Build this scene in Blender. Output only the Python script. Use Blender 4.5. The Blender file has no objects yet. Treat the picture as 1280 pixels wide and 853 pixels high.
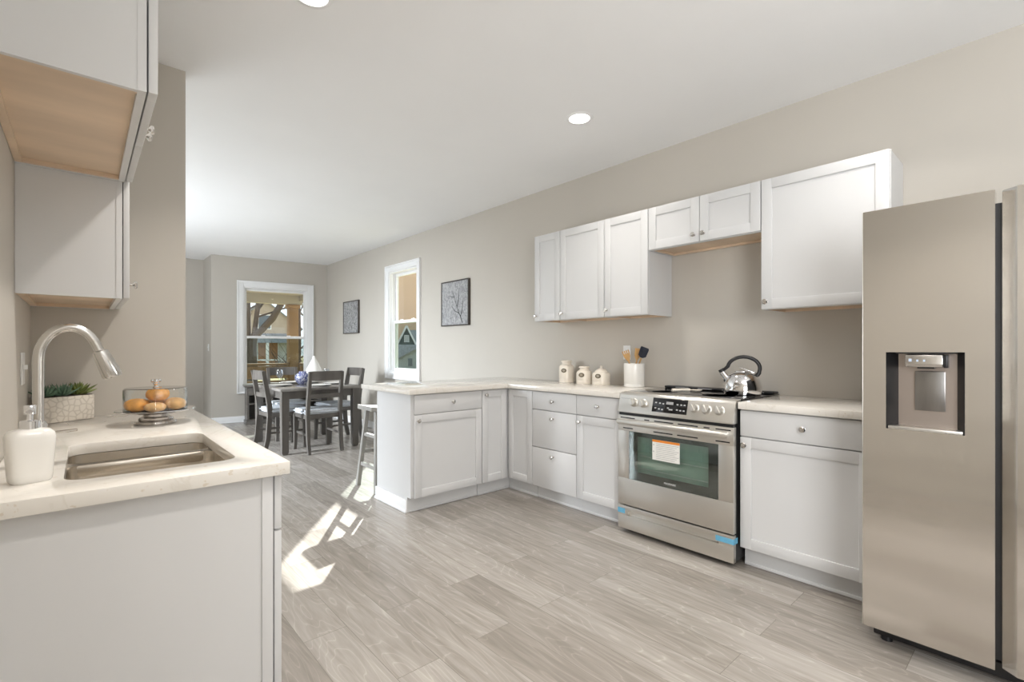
import bpy, bmesh, math, random
from mathutils import Vector, Matrix
random.seed(7)
PI = math.pi
S = bpy.context.scene
COL = S.collection

# ------------------------------------------------------------------ camera, world, sun, exposure
cd = bpy.data.cameras.new('camera'); cam = bpy.data.objects.new('camera', cd); COL.objects.link(cam)
cam.location = (0, 0, 1.2); cam.rotation_euler = (PI/2, 0, -0.727)
cd.sensor_width = 36; cd.lens = 602.56/1280*36; cd.shift_y = 11.14/1280; cd.clip_start = .02; cd.clip_end = 400
S.camera = cam
S.view_settings.view_transform = 'Standard'; S.view_settings.look = 'None'
S.view_settings.gamma = 1; S.view_settings.use_curve_mapping = False
S.view_settings.exposure = -0.06
S.cycles.use_denoising = True
S.cycles.max_bounces = 10; S.cycles.diffuse_bounces = 5; S.cycles.transparent_max_bounces = 16
S.cycles.sample_clamp_indirect = 6

W = bpy.data.worlds.new('sky'); S.world = W; W.use_nodes = True
bg = W.node_tree.nodes['Background']; bg.inputs[0].default_value = (.86, .93, 1, 1); bg.inputs[1].default_value = 1.6

sd = bpy.data.lights.new('sun', 'SUN'); sd.energy = 20; sd.angle = math.radians(.6); sd.color = (1, .975, .94)
sun = bpy.data.objects.new('sun', sd); COL.objects.link(sun); sun.location = (12, 16, 12)
sun.rotation_euler = Vector((-.6, -.8, -.512)).to_track_quat('-Z', 'Y').to_euler()

def area(name, loc, to, sx, sy, power, color):
    l = bpy.data.lights.new(name, 'AREA'); l.shape = 'RECTANGLE'; l.size = sx; l.size_y = sy; l.energy = power; l.color = color
    o = bpy.data.objects.new(name, l); COL.objects.link(o); o.location = loc
    o.rotation_euler = (Vector(to)-Vector(loc)).to_track_quat('-Z', 'Z').to_euler(); return o
# fill lamps added out of view, two of them at unseen wall openings
area('side_fill', (-.36, -1.6, 1.5), (2, -1.5, 1.4), 1.9, 1.5, 108, (.97, .985, 1))  # added at the left-wall opening to brighten the right-hand run and backsplash
area('hall_fill', (-3.1, 6.1, 2.2), (.9, 6.0, 0), 2.5, .55, 205, (.86, .93, 1)).data.spread = math.radians(72)  # added at the hall opening, aimed down to brighten the dining floor
area('hall_ceiling_fill', (-.9, 6.4, .7), (-.5, 6.5, 2.74), 2.0, 2.0, 82, (.86, .93, 1))   # added lamp behind the divider wall, brightens the dining ceiling
area('ceiling_fill', (1.0, -.9, 1.7), (1.0, -.7, 2.74), 1.0, 1.0, 23, (.97, .985, 1))   # added lamp behind the camera, turned up to brighten the kitchen ceiling
CAN_POWER = 6.5, 13.5; CAN_COLOR = (1, .95, .89)

# ------------------------------------------------------------------ materials
def nt(name):
    m = bpy.data.materials.new(name); m.use_nodes = True
    n = m.node_tree.nodes; return m, n, m.node_tree.links, n['Principled BSDF']
def setp(b, **k):
    names = dict(rough='Roughness', metal='Metallic', spec='Specular IOR Level', aniso='Anisotropic', coat='Coat Weight', trans='Transmission Weight', sheen='Sheen Weight', ior='IOR')
    for a, v in k.items(): b.inputs[names[a]].default_value = v
def mat(name, c, var=.04, scale=6, bump=0, bscale=200, stretch=(1, 1, 1), **k):
    """principled with a soft procedural colour variation and optional bump"""
    m, n, l, b = nt(name); setp(b, **k)
    tc = n.new('ShaderNodeTexCoord'); mp = n.new('ShaderNodeMapping'); mp.inputs['Scale'].default_value = stretch
    l.new(tc.outputs['Object'], mp.inputs['Vector'])
    nz = n.new('ShaderNodeTexNoise'); nz.inputs['Scale'].default_value = scale; nz.inputs['Detail'].default_value = 4
    l.new(mp.outputs[0], nz.inputs['Vector'])
    cr = n.new('ShaderNodeValToRGB'); l.new(nz.outputs['Fac'], cr.inputs[0])
    cr.color_ramp.elements[0].position = .3; cr.color_ramp.elements[1].position = .7
    cr.color_ramp.elements[0].color = tuple(x*(1-var) for x in c)+(1,); cr.color_ramp.elements[1].color = tuple(min(1, x*(1+var)) for x in c)+(1,)
    l.new(cr.outputs[0], b.inputs['Base Color'])
    if bump:
        n2 = n.new('ShaderNodeTexNoise'); n2.inputs['Scale'].default_value = bscale; l.new(mp.outputs[0], n2.inputs['Vector'])
        bp = n.new('ShaderNodeBump'); bp.inputs['Strength'].default_value = bump; bp.inputs['Distance'].default_value = .002
        l.new(n2.outputs['Fac'], bp.inputs['Height']); l.new(bp.outputs[0], b.inputs['Normal'])
    return m
def emis(name, c, s):
    m = bpy.data.materials.new(name); m.use_nodes = True; n = m.node_tree.nodes; l = m.node_tree.links
    e = n.new('ShaderNodeEmission'); e.inputs[0].default_value = c+(1,); e.inputs[1].default_value = s
    l.new(e.outputs[0], n['Material Output'].inputs[0]); return m
def glassmat(name, tint=(1, 1, 1), refl=1.0, rough=0.0):
    m = bpy.data.materials.new(name); m.use_nodes = True; n = m.node_tree.nodes; l = m.node_tree.links
    t = n.new('ShaderNodeBsdfTransparent'); t.inputs[0].default_value = tint+(1,)
    g = n.new('ShaderNodeBsdfGlossy'); g.inputs['Roughness'].default_value = rough
    f = n.new('ShaderNodeLayerWeight'); f.inputs[0].default_value = .5      # Schlick reflectance from the facing angle
    pw = n.new('ShaderNodeMath'); pw.operation = 'POWER'; pw.inputs[1].default_value = 5; l.new(f.outputs['Facing'], pw.inputs[0])
    ma = n.new('ShaderNodeMath'); ma.operation = 'MULTIPLY_ADD'; ma.inputs[1].default_value = .9; ma.inputs[2].default_value = .03; l.new(pw.outputs[0], ma.inputs[0])
    mu = n.new('ShaderNodeMath'); mu.operation = 'MULTIPLY'; mu.inputs[1].default_value = refl; mu.use_clamp = True
    l.new(ma.outputs[0], mu.inputs[0])
    mx = n.new('ShaderNodeMixShader'); l.new(mu.outputs[0], mx.inputs[0]); l.new(t.outputs[0], mx.inputs[1]); l.new(g.outputs[0], mx.inputs[2])
    l.new(mx.outputs[0], n['Material Output'].inputs[0]); return m

M = {}
M['wall'] = mat('wall_paint', (.54, .505, .452), .015, 2, .05, 400, rough=.75)
M['ceil'] = mat('ceiling_paint', (.90, .90, .90), .01, 2, .04, 400, rough=.8)
M['trim'] = mat('white_trim', (.86, .86, .86), .01, 3, rough=.4)
M['cab'] = mat('white_cabinet_paint', (.66, .66, .66), .012, 3, rough=.38)
M['birch'] = mat('birch_ply', (.72, .56, .41), .16, 5, stretch=(1, .25, 1), rough=.5)
M['nickel'] = mat('brushed_nickel', (.62, .60, .57), .03, 40, metal=1, rough=.24)
M['oldsilver'] = mat('old_silver', (.50, .47, .44), .15, 30, metal=1, rough=.16)
M['chrome'] = mat('chrome', (.85, .85, .86), .01, 4, metal=1, rough=.06)
M['black'] = mat('black_plastic', (.012, .012, .013), .1, 30, rough=.35)
M['blackglass'] = mat('black_glass', (.01, .01, .011), .02, 4, rough=.05)
M['blackmetal'] = mat('matte_black', (.02, .02, .02), .1, 30, rough=.5)
M['grey_wood'] = mat('grey_washed_wood', (.115, .105, .095), .22, 9, .2, 60, (1, 1, .2), rough=.3)
M['table_wood'] = mat('table_top_wood', (.22, .205, .19), .2, 9, stretch=(1, .2, 1), rough=.16, coat=.4)
M['stool_wood'] = mat('stool_wood', (.30, .29, .27), .2, 9, .2, 60, (1, 1, .2), rough=.5)
M['cushion'] = mat('seat_fabric', (.62, .65, .69), .1, 60, .3, 300, rough=.85)
M['ceramic'] = mat('white_ceramic', (.84, .82, .78), .015, 5, rough=.2)
M['cream'] = mat('cream_ceramic', (.84, .77, .67), .02, 5, rough=.22)
M['bronze'] = mat('bronze_label', (.15, .12, .075), .2, 60, rough=.5)
M['woodspoon'] = mat('bamboo', (.62, .36, .13), .1, 20, stretch=(1, 1, .2), rough=.5)
M['navy'] = mat('navy_silicone', (.012, .016, .032), .1, 10, rough=.45)
M['plastic'] = mat('white_plastic', (.8, .8, .78), .01, 5, rough=.35)
M['tape'] = mat('blue_tape', (.14, .42, .62), .06, 40, rough=.6)
M['paper'] = mat('label_paper', (.82, .81, .77), .03, 20, rough=.6)
M['orange'] = mat('orange_print', (.8, .26, .03), .03, 20, rough=.6)
M['ink'] = mat('ink', (.03, .03, .03), .1, 20, rough=.6)
M['greyink'] = mat('grey_ink', (.35, .35, .35), .1, 20, rough=.6)
M['silver'] = mat('silver_print', (.75, .75, .75), .02, 20, rough=.4)
M['muffin'] = mat('muffin', (.72, .33, .07), .35, 25, .8, 60, rough=.7)
M['muffin2'] = mat('pale_muffin', (.68, .40, .17), .3, 25, .8, 60, rough=.7)
M['leafA'] = mat('succulent_leaf', (.13, .22, .15), .35, 14, rough=.5)
M['leafB'] = mat('aloe_leaf', (.15, .19, .05), .5, 18, rough=.45)
M['soil'] = mat('soil', (.06, .045, .035), .3, 60, rough=.9)
M['brown_frame'] = mat('dark_frame', (.06, .05, .042), .15, 20, rough=.45)
M['glass'] = glassmat('window_glass', (.97, .99, .98))
M['screen'] = glassmat('screened_glass', (.72, .78, .76))
M['clear'] = glassmat('clear_glass', (.97, .98, .98), 1.6)
M['goblet'] = glassmat('goblet_glass', (.93, .95, .97), 4)
M['ovenglass'] = glassmat('oven_glass', (.82, .90, .86), 4.5, .01)
M['rack'] = mat('oven_rack', (.5, .5, .5), .05, 20, metal=1, rough=.35)
M['enamel'] = mat('oven_enamel', (.33, .40, .37), .1, 10, rough=.4)
M['canlens'] = emis('lamp_lens', (1, .97, .92), 8)
M['led'] = emis('display_light', (.75, .85, 1), .9)
M['ledw'] = emis('display_digits', (.8, .78, .74), .7)
M['porchwood'] = mat('porch_timber', (.27, .165, .085), .15, 5, stretch=(1, 1, .3), rough=.7)
M['porchpaint'] = mat('porch_cream', (.40, .375, .345), .04, 3, rough=.7)
M['bark'] = mat('bark', (.075, .058, .05), .35, 6, .6, 20, (1, 1, .3), rough=.9)
M['twig'] = mat('twig', (.10, .07, .058), .3, 6, rough=.9)
M['siding'] = mat('grey_siding', (.40, .43, .43), .05, 3, rough=.8)
M['roofgrey'] = mat('grey_shingles', (.24, .25, .26), .2, 4, rough=.9)
M['greenclad'] = mat('dark_green_clapboard', (.10, .14, .13), .1, 4, rough=.8)
M['tan'] = mat('tan_render', (.66, .47, .33), .03, .3, rough=.85)
M['beigeclad'] = mat('beige_clapboard', (.42, .35, .28), .06, 3, rough=.85)
M['brick'] = mat('brick_wall', (.50, .27, .15), .15, 6, rough=.9)
M['darkpane'] = mat('dark_pane', (.10, .13, .16), .1, 2, rough=.1)
M['grass'] = mat('dry_grass', (.32, .27, .11), .35, .8, rough=1)
M['curtain'] = mat('pale', (.7, .7, .68), .05, 3, rough=.8)

def steel(name, c, rough, aniso, wav):
    m, n, l, b = nt(name); setp(b, metal=1, rough=rough, aniso=aniso)
    b.inputs['Base Color'].default_value = c+(1,)
    tg = n.new('ShaderNodeTangent'); tg.direction_type = 'RADIAL'; tg.axis = 'Z'; l.new(tg.outputs[0], b.inputs['Tangent'])
    tc = n.new('ShaderNodeTexCoord'); mp = n.new('ShaderNodeMapping'); mp.inputs['Scale'].default_value = (1, .6, 260)
    l.new(tc.outputs['Object'], mp.inputs[0])
    nz = n.new('ShaderNodeTexNoise'); nz.inputs['Scale'].default_value = 4; l.new(mp.outputs[0], nz.inputs['Vector'])
    mr = n.new('ShaderNodeMapRange'); mr.inputs[3].default_value = rough-.012; mr.inputs[4].default_value = rough+.018
    l.new(nz.outputs['Fac'], mr.inputs[0]); l.new(mr.outputs[0], b.inputs['Roughness'])
    if wav:
        mp2 = n.new('ShaderNodeMapping'); mp2.inputs['Scale'].default_value = (1, 1.0, 4.5); l.new(tc.outputs['Object'], mp2.inputs[0])
        n2 = n.new('ShaderNodeTexNoise'); n2.inputs['Scale'].default_value = 1.6; n2.inputs['Detail'].default_value = 1; l.new(mp2.outputs[0], n2.inputs['Vector'])
        bp = n.new('ShaderNodeBump'); bp.inputs['Strength'].default_value = wav; bp.inputs['Distance'].default_value = .02
        l.new(n2.outputs['Fac'], bp.inputs['Height']); l.new(bp.outputs[0], b.inputs['Normal'])
    return m
M['steel'] = steel('brushed_steel', (.74, .715, .68), .17, .6, .10)
M['steel_plain'] = steel('brushed_steel_plain', (.70, .68, .64), .36, .4, 0)
M['dispenser'] = steel('dispenser_steel', (.44, .385, .35), .4, 0, 0)
M['sinksteel'] = steel('sink_steel', (.74, .69, .62), .24, .2, 0)

def quartz():
    m, n, l, b = nt('quartz'); setp(b, rough=.09)
    tc = n.new('ShaderNodeTexCoord'); nz = n.new('ShaderNodeTexNoise'); nz.inputs['Scale'].default_value = 2.2; nz.inputs['Detail'].default_value = 7; nz.inputs['Distortion'].default_value = 1.6
    l.new(tc.outputs['Object'], nz.inputs['Vector'])
    cr = n.new('ShaderNodeValToRGB'); l.new(nz.outputs['Fac'], cr.inputs[0])
    e = cr.color_ramp.elements; base = (.775, .74, .685, 1)
    e[0].position = .0; e[0].color = base; e[1].position = 1; e[1].color = (.80, .77, .72, 1)
    for p, c in ((.47, base), (.485, (.72, .68, .615, 1)), (.50, base)):
        x = cr.color_ramp.elements.new(p); x.color = c
    n3 = n.new('ShaderNodeTexNoise'); n3.inputs['Scale'].default_value = 60; l.new(tc.outputs['Object'], n3.inputs['Vector'])
    c3 = n.new('ShaderNodeValToRGB'); l.new(n3.outputs['Fac'], c3.inputs[0]); c3.color_ramp.elements[0].position = .27; c3.color_ramp.elements[0].color = (.88, .83, .76, 1); c3.color_ramp.elements[1].position = .33; c3.color_ramp.elements[1].color = (1, 1, 1, 1)
    mx = n.new('ShaderNodeMix'); mx.data_type = 'RGBA'; mx.blend_type = 'MULTIPLY'; mx.inputs[0].default_value = 1
    l.new(cr.outputs[0], mx.inputs[6]); l.new(c3.outputs[0], mx.inputs[7]); l.new(mx.outputs[2], b.inputs['Base Color']); return m
M['quartz'] = quartz()

def planks():
    m, n, l, b = nt('vinyl_plank'); setp(b, rough=.25, spec=.5)
    tc = n.new('ShaderNodeTexCoord'); mp = n.new('ShaderNodeMapping'); mp.inputs['Rotation'].default_value = (0, 0, PI/2); mp.inputs['Location'].default_value = (.37, .05, 0)
    l.new(tc.outputs['Object'], mp.inputs[0])
    br = n.new('ShaderNodeTexBrick'); br.offset = .37; br.offset_frequency = 2
    br.inputs['Scale'].default_value = 1; br.inputs['Brick Width'].default_value = 1.22; br.inputs['Row Height'].default_value = .181
    br.inputs['Mortar Size'].default_value = .0012; br.inputs['Mortar Smooth'].default_value = .1; br.inputs['Bias'].default_value = 0
    br.inputs['Color1'].default_value = (.285, .257, .228, 1); br.inputs['Color2'].default_value = (.41, .382, .35, 1); br.inputs['Mortar'].default_value = (.22, .20, .175, 1)
    l.new(mp.outputs[0], br.inputs['Vector'])
    def grain(sc, vec, lo, hi, clo, chi, det=6, dist=0.):
        g = n.new('ShaderNodeMapping'); g.inputs['Scale'].default_value = vec; l.new(tc.outputs['Object'], g.inputs[0])
        # shift the grain from plank to plank
        ad = n.new('ShaderNodeVectorMath'); ad.operation = 'MULTIPLY_ADD'; l.new(br.outputs['Color'], ad.inputs[0]); ad.inputs[1].default_value = (37, 91, 13); l.new(g.outputs[0], ad.inputs[2])
        z = n.new('ShaderNodeTexNoise'); z.inputs['Scale'].default_value = sc; z.inputs['Detail'].default_value = det; z.inputs['Distortion'].default_value = dist; l.new(ad.outputs[0], z.inputs['Vector'])
        c = n.new('ShaderNodeValToRGB'); l.new(z.outputs['Fac'], c.inputs[0]); c.color_ramp.elements[0].position = lo; c.color_ramp.elements[1].position = hi
        c.color_ramp.elements[0].color = clo+(1,); c.color_ramp.elements[1].color = chi+(1,); return c
    def mul(a, bb):
        x = n.new('ShaderNodeMix'); x.data_type = 'RGBA'; x.blend_type = 'MULTIPLY'; x.inputs[0].default_value = 1; l.new(a, x.inputs[6]); l.new(bb, x.inputs[7]); return x.outputs[2]
    g1 = grain(3, (6, .55, 1), .3, .72, (.80, .785, .77), (1.13, 1.13, 1.13), 4, 1.6)
    g2 = grain(9, (7, .5, 1), .35, .7, (.93, .925, .92), (1.04, 1.04, 1.04), 3)
    # cathedral figure: contour rings of a slow stretched noise
    gm = n.new('ShaderNodeMapping'); gm.inputs['Scale'].default_value = (7, 1.1, 1); l.new(tc.outputs['Object'], gm.inputs[0])
    ad = n.new('ShaderNodeVectorMath'); ad.operation = 'MULTIPLY_ADD'; l.new(br.outputs['Color'], ad.inputs[0]); ad.inputs[1].default_value = (53, 71, 29); l.new(gm.outputs[0], ad.inputs[2])
    z = n.new('ShaderNodeTexNoise'); z.inputs['Scale'].default_value = 1.1; z.inputs['Detail'].default_value = 1.5; l.new(ad.outputs[0], z.inputs['Vector'])
    k = n.new('ShaderNodeMath'); k.operation = 'MULTIPLY'; k.inputs[1].default_value = 17; l.new(z.outputs['Fac'], k.inputs[0])
    fr = n.new('ShaderNodeMath'); fr.operation = 'FRACT'; l.new(k.outputs[0], fr.inputs[0])
    cr = n.new('ShaderNodeValToRGB'); l.new(fr.outputs[0], cr.inputs[0]); e = cr.color_ramp.elements
    e[0].position = 0; e[0].color = (.96, .96, .96, 1); e[1].position = 1; e[1].color = (.96, .96, .96, 1)
    x = e.new(.42); x.color = (1, 1, 1, 1); x = e.new(.5); x.color = (1.2, 1.2, 1.2, 1); x = e.new(.58); x.color = (1, 1, 1, 1)
    out = mul(mul(mul(br.outputs['Color'], g1.outputs[0]), g2.outputs[0]), cr.outputs[0])
    l.new(out, b.inputs['Base Color'])
    bp = n.new('ShaderNodeBump'); bp.inputs['Strength'].default_value = .12; bp.inputs['Distance'].default_value = .002; l.new(g2.outputs[0], bp.inputs['Height']); l.new(bp.outputs[0], b.inputs['Normal'])
    return m
M['floor'] = planks()

def painting(name, dark):
    m, n, l, b = nt(name); setp(b, rough=.8)
    tc = n.new('ShaderNodeTexCoord'); mp = n.new('ShaderNodeMapping'); mp.inputs['Scale'].default_value = (1, 1, .55); l.new(tc.outputs['Object'], mp.inputs[0])
    a = n.new('ShaderNodeTexNoise'); a.inputs['Scale'].default_value = 26; a.inputs['Detail'].default_value = 7; a.inputs['Distortion'].default_value = 2.5; l.new(mp.outputs[0], a.inputs['Vector'])
    c = n.new('ShaderNodeValToRGB'); l.new(a.outputs['Fac'], c.inputs[0]); e = c.color_ramp.elements
    e[0].position = .36; e[0].color = (dark, dark, dark*1.03, 1); e[1].position = .66; e[1].color = (.47, .47, .47, 1)
    l.new(c.outputs[0], b.inputs['Base Color']); return m
M['art1'] = painting('branch_painting', .22); M['art2'] = painting('speckle_painting', .12)

def delft():
    m, n, l, b = nt('blue_white_porcelain'); setp(b, rough=.12)
    tc = n.new('ShaderNodeTexCoord'); a = n.new('ShaderNodeTexNoise'); a.inputs['Scale'].default_value = 34; a.inputs['Detail'].default_value = 2; a.inputs['Distortion'].default_value = 3; l.new(tc.outputs['Object'], a.inputs['Vector'])
    c = n.new('ShaderNodeValToRGB'); l.new(a.outputs['Fac'], c.inputs[0]); e = c.color_ramp.elements
    e[0].position = .50; e[0].color = (.02, .035, .22, 1); e[1].position = .56; e[1].color = (.72, .74, .80, 1)
    l.new(c.outputs[0], b.inputs['Base Color']); return m
M['delft'] = delft()
def honey():
    m, n, l, b = nt('embossed_pot'); setp(b, rough=.45)
    tc = n.new('ShaderNodeTexCoord'); v = n.new('ShaderNodeTexVoronoi'); v.feature = 'DISTANCE_TO_EDGE'; v.inputs['Scale'].default_value = 40; v.inputs['Randomness'].default_value = .7; l.new(tc.outputs['Object'], v.inputs['Vector'])
    c = n.new('ShaderNodeValToRGB'); l.new(v.outputs['Distance'], c.inputs[0]); e = c.color_ramp.elements
    e[0].position = .03; e[0].color = (.56, .51, .44, 1); e[1].position = .16; e[1].color = (.70, .65, .575, 1)
    l.new(c.outputs[0], b.inputs['Base Color'])
    bp = n.new('ShaderNodeBump'); bp.inputs['Strength'].default_value = .6; bp.inputs['Distance'].default_value = .004; l.new(c.outputs[0], bp.inputs['Height']); l.new(bp.outputs[0], b.inputs['Normal']); return m
M['honey'] = honey()

# ------------------------------------------------------------------ mesh helpers
class MB:
    """collects shapes into one mesh; o = world point that becomes the local origin"""
    def __init__(s, o=(0, 0, 0)): s.bm = bmesh.new(); s.o = Vector(o)
    def _add(s, t):
        me = bpy.data.meshes.new('tmp'); t.to_mesh(me); t.free(); s.bm.from_mesh(me); bpy.data.meshes.remove(me); return s
    def box(s, x0, x1, y0, y1, z0, z1, bev=0, seg=2, rot=None, piv=None):
        t = bmesh.new(); bmesh.ops.create_cube(t, size=1)
        bmesh.ops.scale(t, vec=(abs(x1-x0), abs(y1-y0), abs(z1-z0)), verts=t.verts)
        c = Vector(((x0+x1)/2, (y0+y1)/2, (z0+z1)/2))
        if bev: bmesh.ops.bevel(t, geom=t.edges[:], offset=bev, segments=seg, affect='EDGES', profile=.5)
        if rot is not None: bmesh.ops.rotate(t, cent=(0, 0, 0), matrix=rot, verts=t.verts)
        bmesh.ops.translate(t, vec=c-s.o, verts=t.verts); return s._add(t)
    def lathe(s, prof, c, seg=32, axis='z', sx=1, sy=1, n=None):
        """prof: (r, h) pairs; revolved round axis through c; n: superellipse exponent for squarish sections"""
        t = bmesh.new(); rings = []
        for r, h in prof:
            ring = []
            for i in range(seg):
                a = 2*PI*i/seg; ca, sa = math.cos(a), math.sin(a); k = 1
                if n: k = (abs(ca)**n+abs(sa)**n)**(-1/n)
                p = (max(r, 1e-5)*ca*sx*k, max(r, 1e-5)*sa*sy*k, h)
                if axis == 'x': p = (p[2], p[0], p[1])
                if axis == 'y': p = (p[1], p[2], p[0])
                ring.append(t.verts.new(p))
            rings.append(ring)
        for A, B in zip(rings, rings[1:]):
            for i in range(seg): t.faces.new((A[i], A[(i+1) % seg], B[(i+1) % seg], B[i]))
        if prof[0][0] > 1e-4: t.faces.new(rings[0][::-1])
        if prof[-1][0] > 1e-4: t.faces.new(rings[-1])
        bmesh.ops.remove_doubles(t, verts=t.verts, dist=1e-5)
        bmesh.ops.recalc_face_normals(t, faces=t.faces)
        bmesh.ops.translate(t, vec=Vector(c)-s.o, verts=t.verts); return s._add(t)
    def tube(s, pts, r, seg=12, cap=True, flat=None):
        """round (or flat=(a,b) rectangular) section swept along pts; r: number or list"""
        pts = [Vector(p) for p in pts]; N = len(pts); rr = r if isinstance(r, (list, tuple)) else [r]*N
        t = bmesh.new(); rings = []; up = None
        for i, p in enumerate(pts):
            d = (pts[min(i+1, N-1)]-pts[max(i-1, 0)]).normalized()
            if up is None:
                up = Vector((0, 0, 1)) if abs(d.z) < .9 else Vector((0, 1, 0))
            a = d.cross(up).normalized(); b = a.cross(d).normalized(); up = b
            if flat:
                w, h = flat[0]*rr[i], flat[1]*rr[i]
                q = [p+a*w+b*h, p-a*w+b*h, p-a*w-b*h, p+a*w-b*h]
            else: q = [p+(a*math.cos(2*PI*k/seg)+b*math.sin(2*PI*k/seg))*rr[i] for k in range(seg)]
            rings.append([t.verts.new(x-s.o) for x in q])
        K = len(rings[0])
        for A, B in zip(rings, rings[1:]):
            for i in range(K): t.faces.new((A[i], A[(i+1) % K], B[(i+1) % K], B[i]))
        if cap: t.faces.new(rings[0][::-1]); t.faces.new(rings[-1])
        bmesh.ops.recalc_face_normals(t, faces=t.faces); return s._add(t)
    def prism(s, poly, z0, z1, bev=0, holes=(), axis='z'):
        """poly in plan (x,y) pushed from z0 to z1; axis 'y' reads poly as (x,z), 'x' as (y,z)"""
        t = bmesh.new(); edges = []
        for lp in [poly]+list(holes):
            vs = [t.verts.new((p[0], p[1], z0)) for p in lp]
            edges += [t.edges.new((vs[i], vs[(i+1) % len(vs)])) for i in range(len(vs))]
        if holes: bmesh.ops.triangle_fill(t, edges=edges, use_beauty=True, use_dissolve=False)
        else: bmesh.ops.contextual_create(t, geom=t.edges[:])
        r = bmesh.ops.extrude_face_region(t, geom=t.faces[:])
        bmesh.ops.translate(t, vec=(0, 0, z1-z0), verts=[v for v in r['geom'] if isinstance(v, bmesh.types.BMVert)])
        bmesh.ops.recalc_face_normals(t, faces=t.faces)
        if bev:
            ed = [e for e in t.edges if len(e.link_faces) == 2 and e.calc_face_angle(0) > .5]
            bmesh.ops.bevel(t, geom=ed, offset=bev, segments=2, affect='EDGES', profile=.5)
        for v in t.verts:
            x, y, z = v.co
            if axis == 'y': v.co = (x, z, y)
            if axis == 'x': v.co = (z, x, y)
        bmesh.ops.recalc_face_normals(t, faces=t.faces)
        bmesh.ops.translate(t, vec=-s.o, verts=t.verts); return s._add(t)
    def ball(s, c, r, sc=(1, 1, 1), sub=3, jit=0, rot=None):
        t = bmesh.new(); bmesh.ops.create_icosphere(t, subdivisions=sub, radius=r)
        if jit:
            for v in t.verts: v.co *= 1+random.uniform(-jit, jit)
        bmesh.ops.scale(t, vec=sc, verts=t.verts)
        if rot is not None: bmesh.ops.rotate(t, cent=(0, 0, 0), matrix=rot, verts=t.verts)
        bmesh.ops.translate(t, vec=Vector(c)-s.o, verts=t.verts); return s._add(t)
    def quad(s, *ps):
        t = bmesh.new(); t.faces.new([t.verts.new(Vector(p)-s.o) for p in ps]); return s._add(t)

def obj(name, mb, m, parent=None, smooth=True, label=None):
    me = bpy.data.meshes.new(name); mb.bm.to_mesh(me); mb.bm.free()
    if smooth:
        me.polygons.foreach_set('use_smooth', [True]*len(me.polygons)); me.set_sharp_from_angle(angle=math.radians(38))
    me.materials.append(M[m] if isinstance(m, str) else m)
    o = bpy.data.objects.new(name, me); COL.objects.link(o)
    if parent is not None: o.parent = parent
    else: o.location = mb.o
    if label: o['label'] = label
    return o
def tag(o, label, cat, group=None):
    o['label'] = label; o['category'] = cat
    if group: o['group'] = group
    return o
def thing(name, label, cat, loc=(0, 0, 0), rotz=0, group=None):
    o = bpy.data.objects.new(name, None); COL.objects.link(o); o.location = loc; o.rotation_euler = (0, 0, rotz); o.empty_display_size = .1
    return tag(o, label, cat, group)
def struct(name, mb, m, smooth=False):
    o = obj(name, mb, m, None, smooth); o['kind'] = 'structure'; return o
def sroot(name, loc=(0, 0, 0), rotz=0):
    o = bpy.data.objects.new(name, None); COL.objects.link(o); o.location = loc; o.rotation_euler = (0, 0, rotz); o['kind'] = 'structure'; o.empty_display_size = .1; return o
def copy_tree(o, parent=None):
    c = o.copy(); COL.objects.link(c)
    if parent is not None: c.parent = parent
    for ch in list(o.children): copy_tree(ch, c)
    return c
def text_mesh(name, body, size, mtx, m, parent):
    cu = bpy.data.curves.new('t', 'FONT'); cu.body = body; cu.size = size; cu.align_x = 'CENTER'; cu.align_y = 'CENTER'; cu.extrude = .0003
    to = bpy.data.objects.new('t', cu); COL.objects.link(to)
    dg = bpy.context.evaluated_depsgraph_get(); dg.update()
    me = bpy.data.meshes.new_from_object(to.evaluated_get(dg)); bpy.data.objects.remove(to)
    me.transform(mtx); me.materials.clear(); me.materials.append(M[m])
    o = bpy.data.objects.new(name, me); COL.objects.link(o); o.parent = parent; return o

# ------------------------------------------------------------------ the room
H = 2.744; XW = 3.324; XL = -.185; YS = 3.2
WR = 3.46                                  # outer face of the right wall
FOOT = [(-3.0, -3.1), (WR, -3.1), (WR, 8.92), (1.66, 9.16), (1.66, 9.9), (-3.0, 9.9)]
struct('floor', MB().prism(FOOT, -.12, 0), 'floor')
struct('ceiling', MB().prism(FOOT, H, H+.12), 'ceil')
SY0, SY1, SZ0, SZ1 = 5.63, 6.425, .875, 2.325     # side window opening
struct('wall_right', MB().box(XW, WR, -3.1, SY0, 0, H).box(XW, WR, SY1, 8.92, 0, H).box(XW, WR, SY0, SY1, 0, SZ0).box(XW, WR, SY0, SY1, SZ1, H), 'wall')
# far wall stands a little out of square: local x runs from its right corner to the left
FA = (3.324, 8.80, 0); FR = math.atan2(.13081, -.99141)
FL = 1.7964
fx0, fx1, fz0, fz1 = .335, 1.34, .57, 2.26        # far window opening
fw = sroot('wall_far', FA, FR)
obj('wall_panel', MB().box(-.02, fx0, -.14, 0, 0, H).box(fx1, FL, -.14, 0, 0, H).box(fx0, fx1, -.14, 0, 0, fz0).box(fx0, fx1, -.14, 0, fz1, H), 'wall', fw, False)
struct('wall_return', MB().box(1.543, 1.66, 9.05, 9.80, 0, H), 'wall')
struct('wall_hall', MB().box(-3.0, 1.66, 9.715, 9.9, 0, H), 'wall')
struct('wall_left', MB().box(XL-.12, XL, -.6, YS, 0, H).box(XL-.12, XL, -3.1, -2.6, 0, H).box(XL-.12, XL, -2.6, -.6, 0, .7).box(XL-.12, XL, -2.6, -.6, 2.3, H), 'wall')
struct('wall_divider', MB().box(-3.0, .424, YS, YS+.12, 0, H), 'wall')
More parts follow.
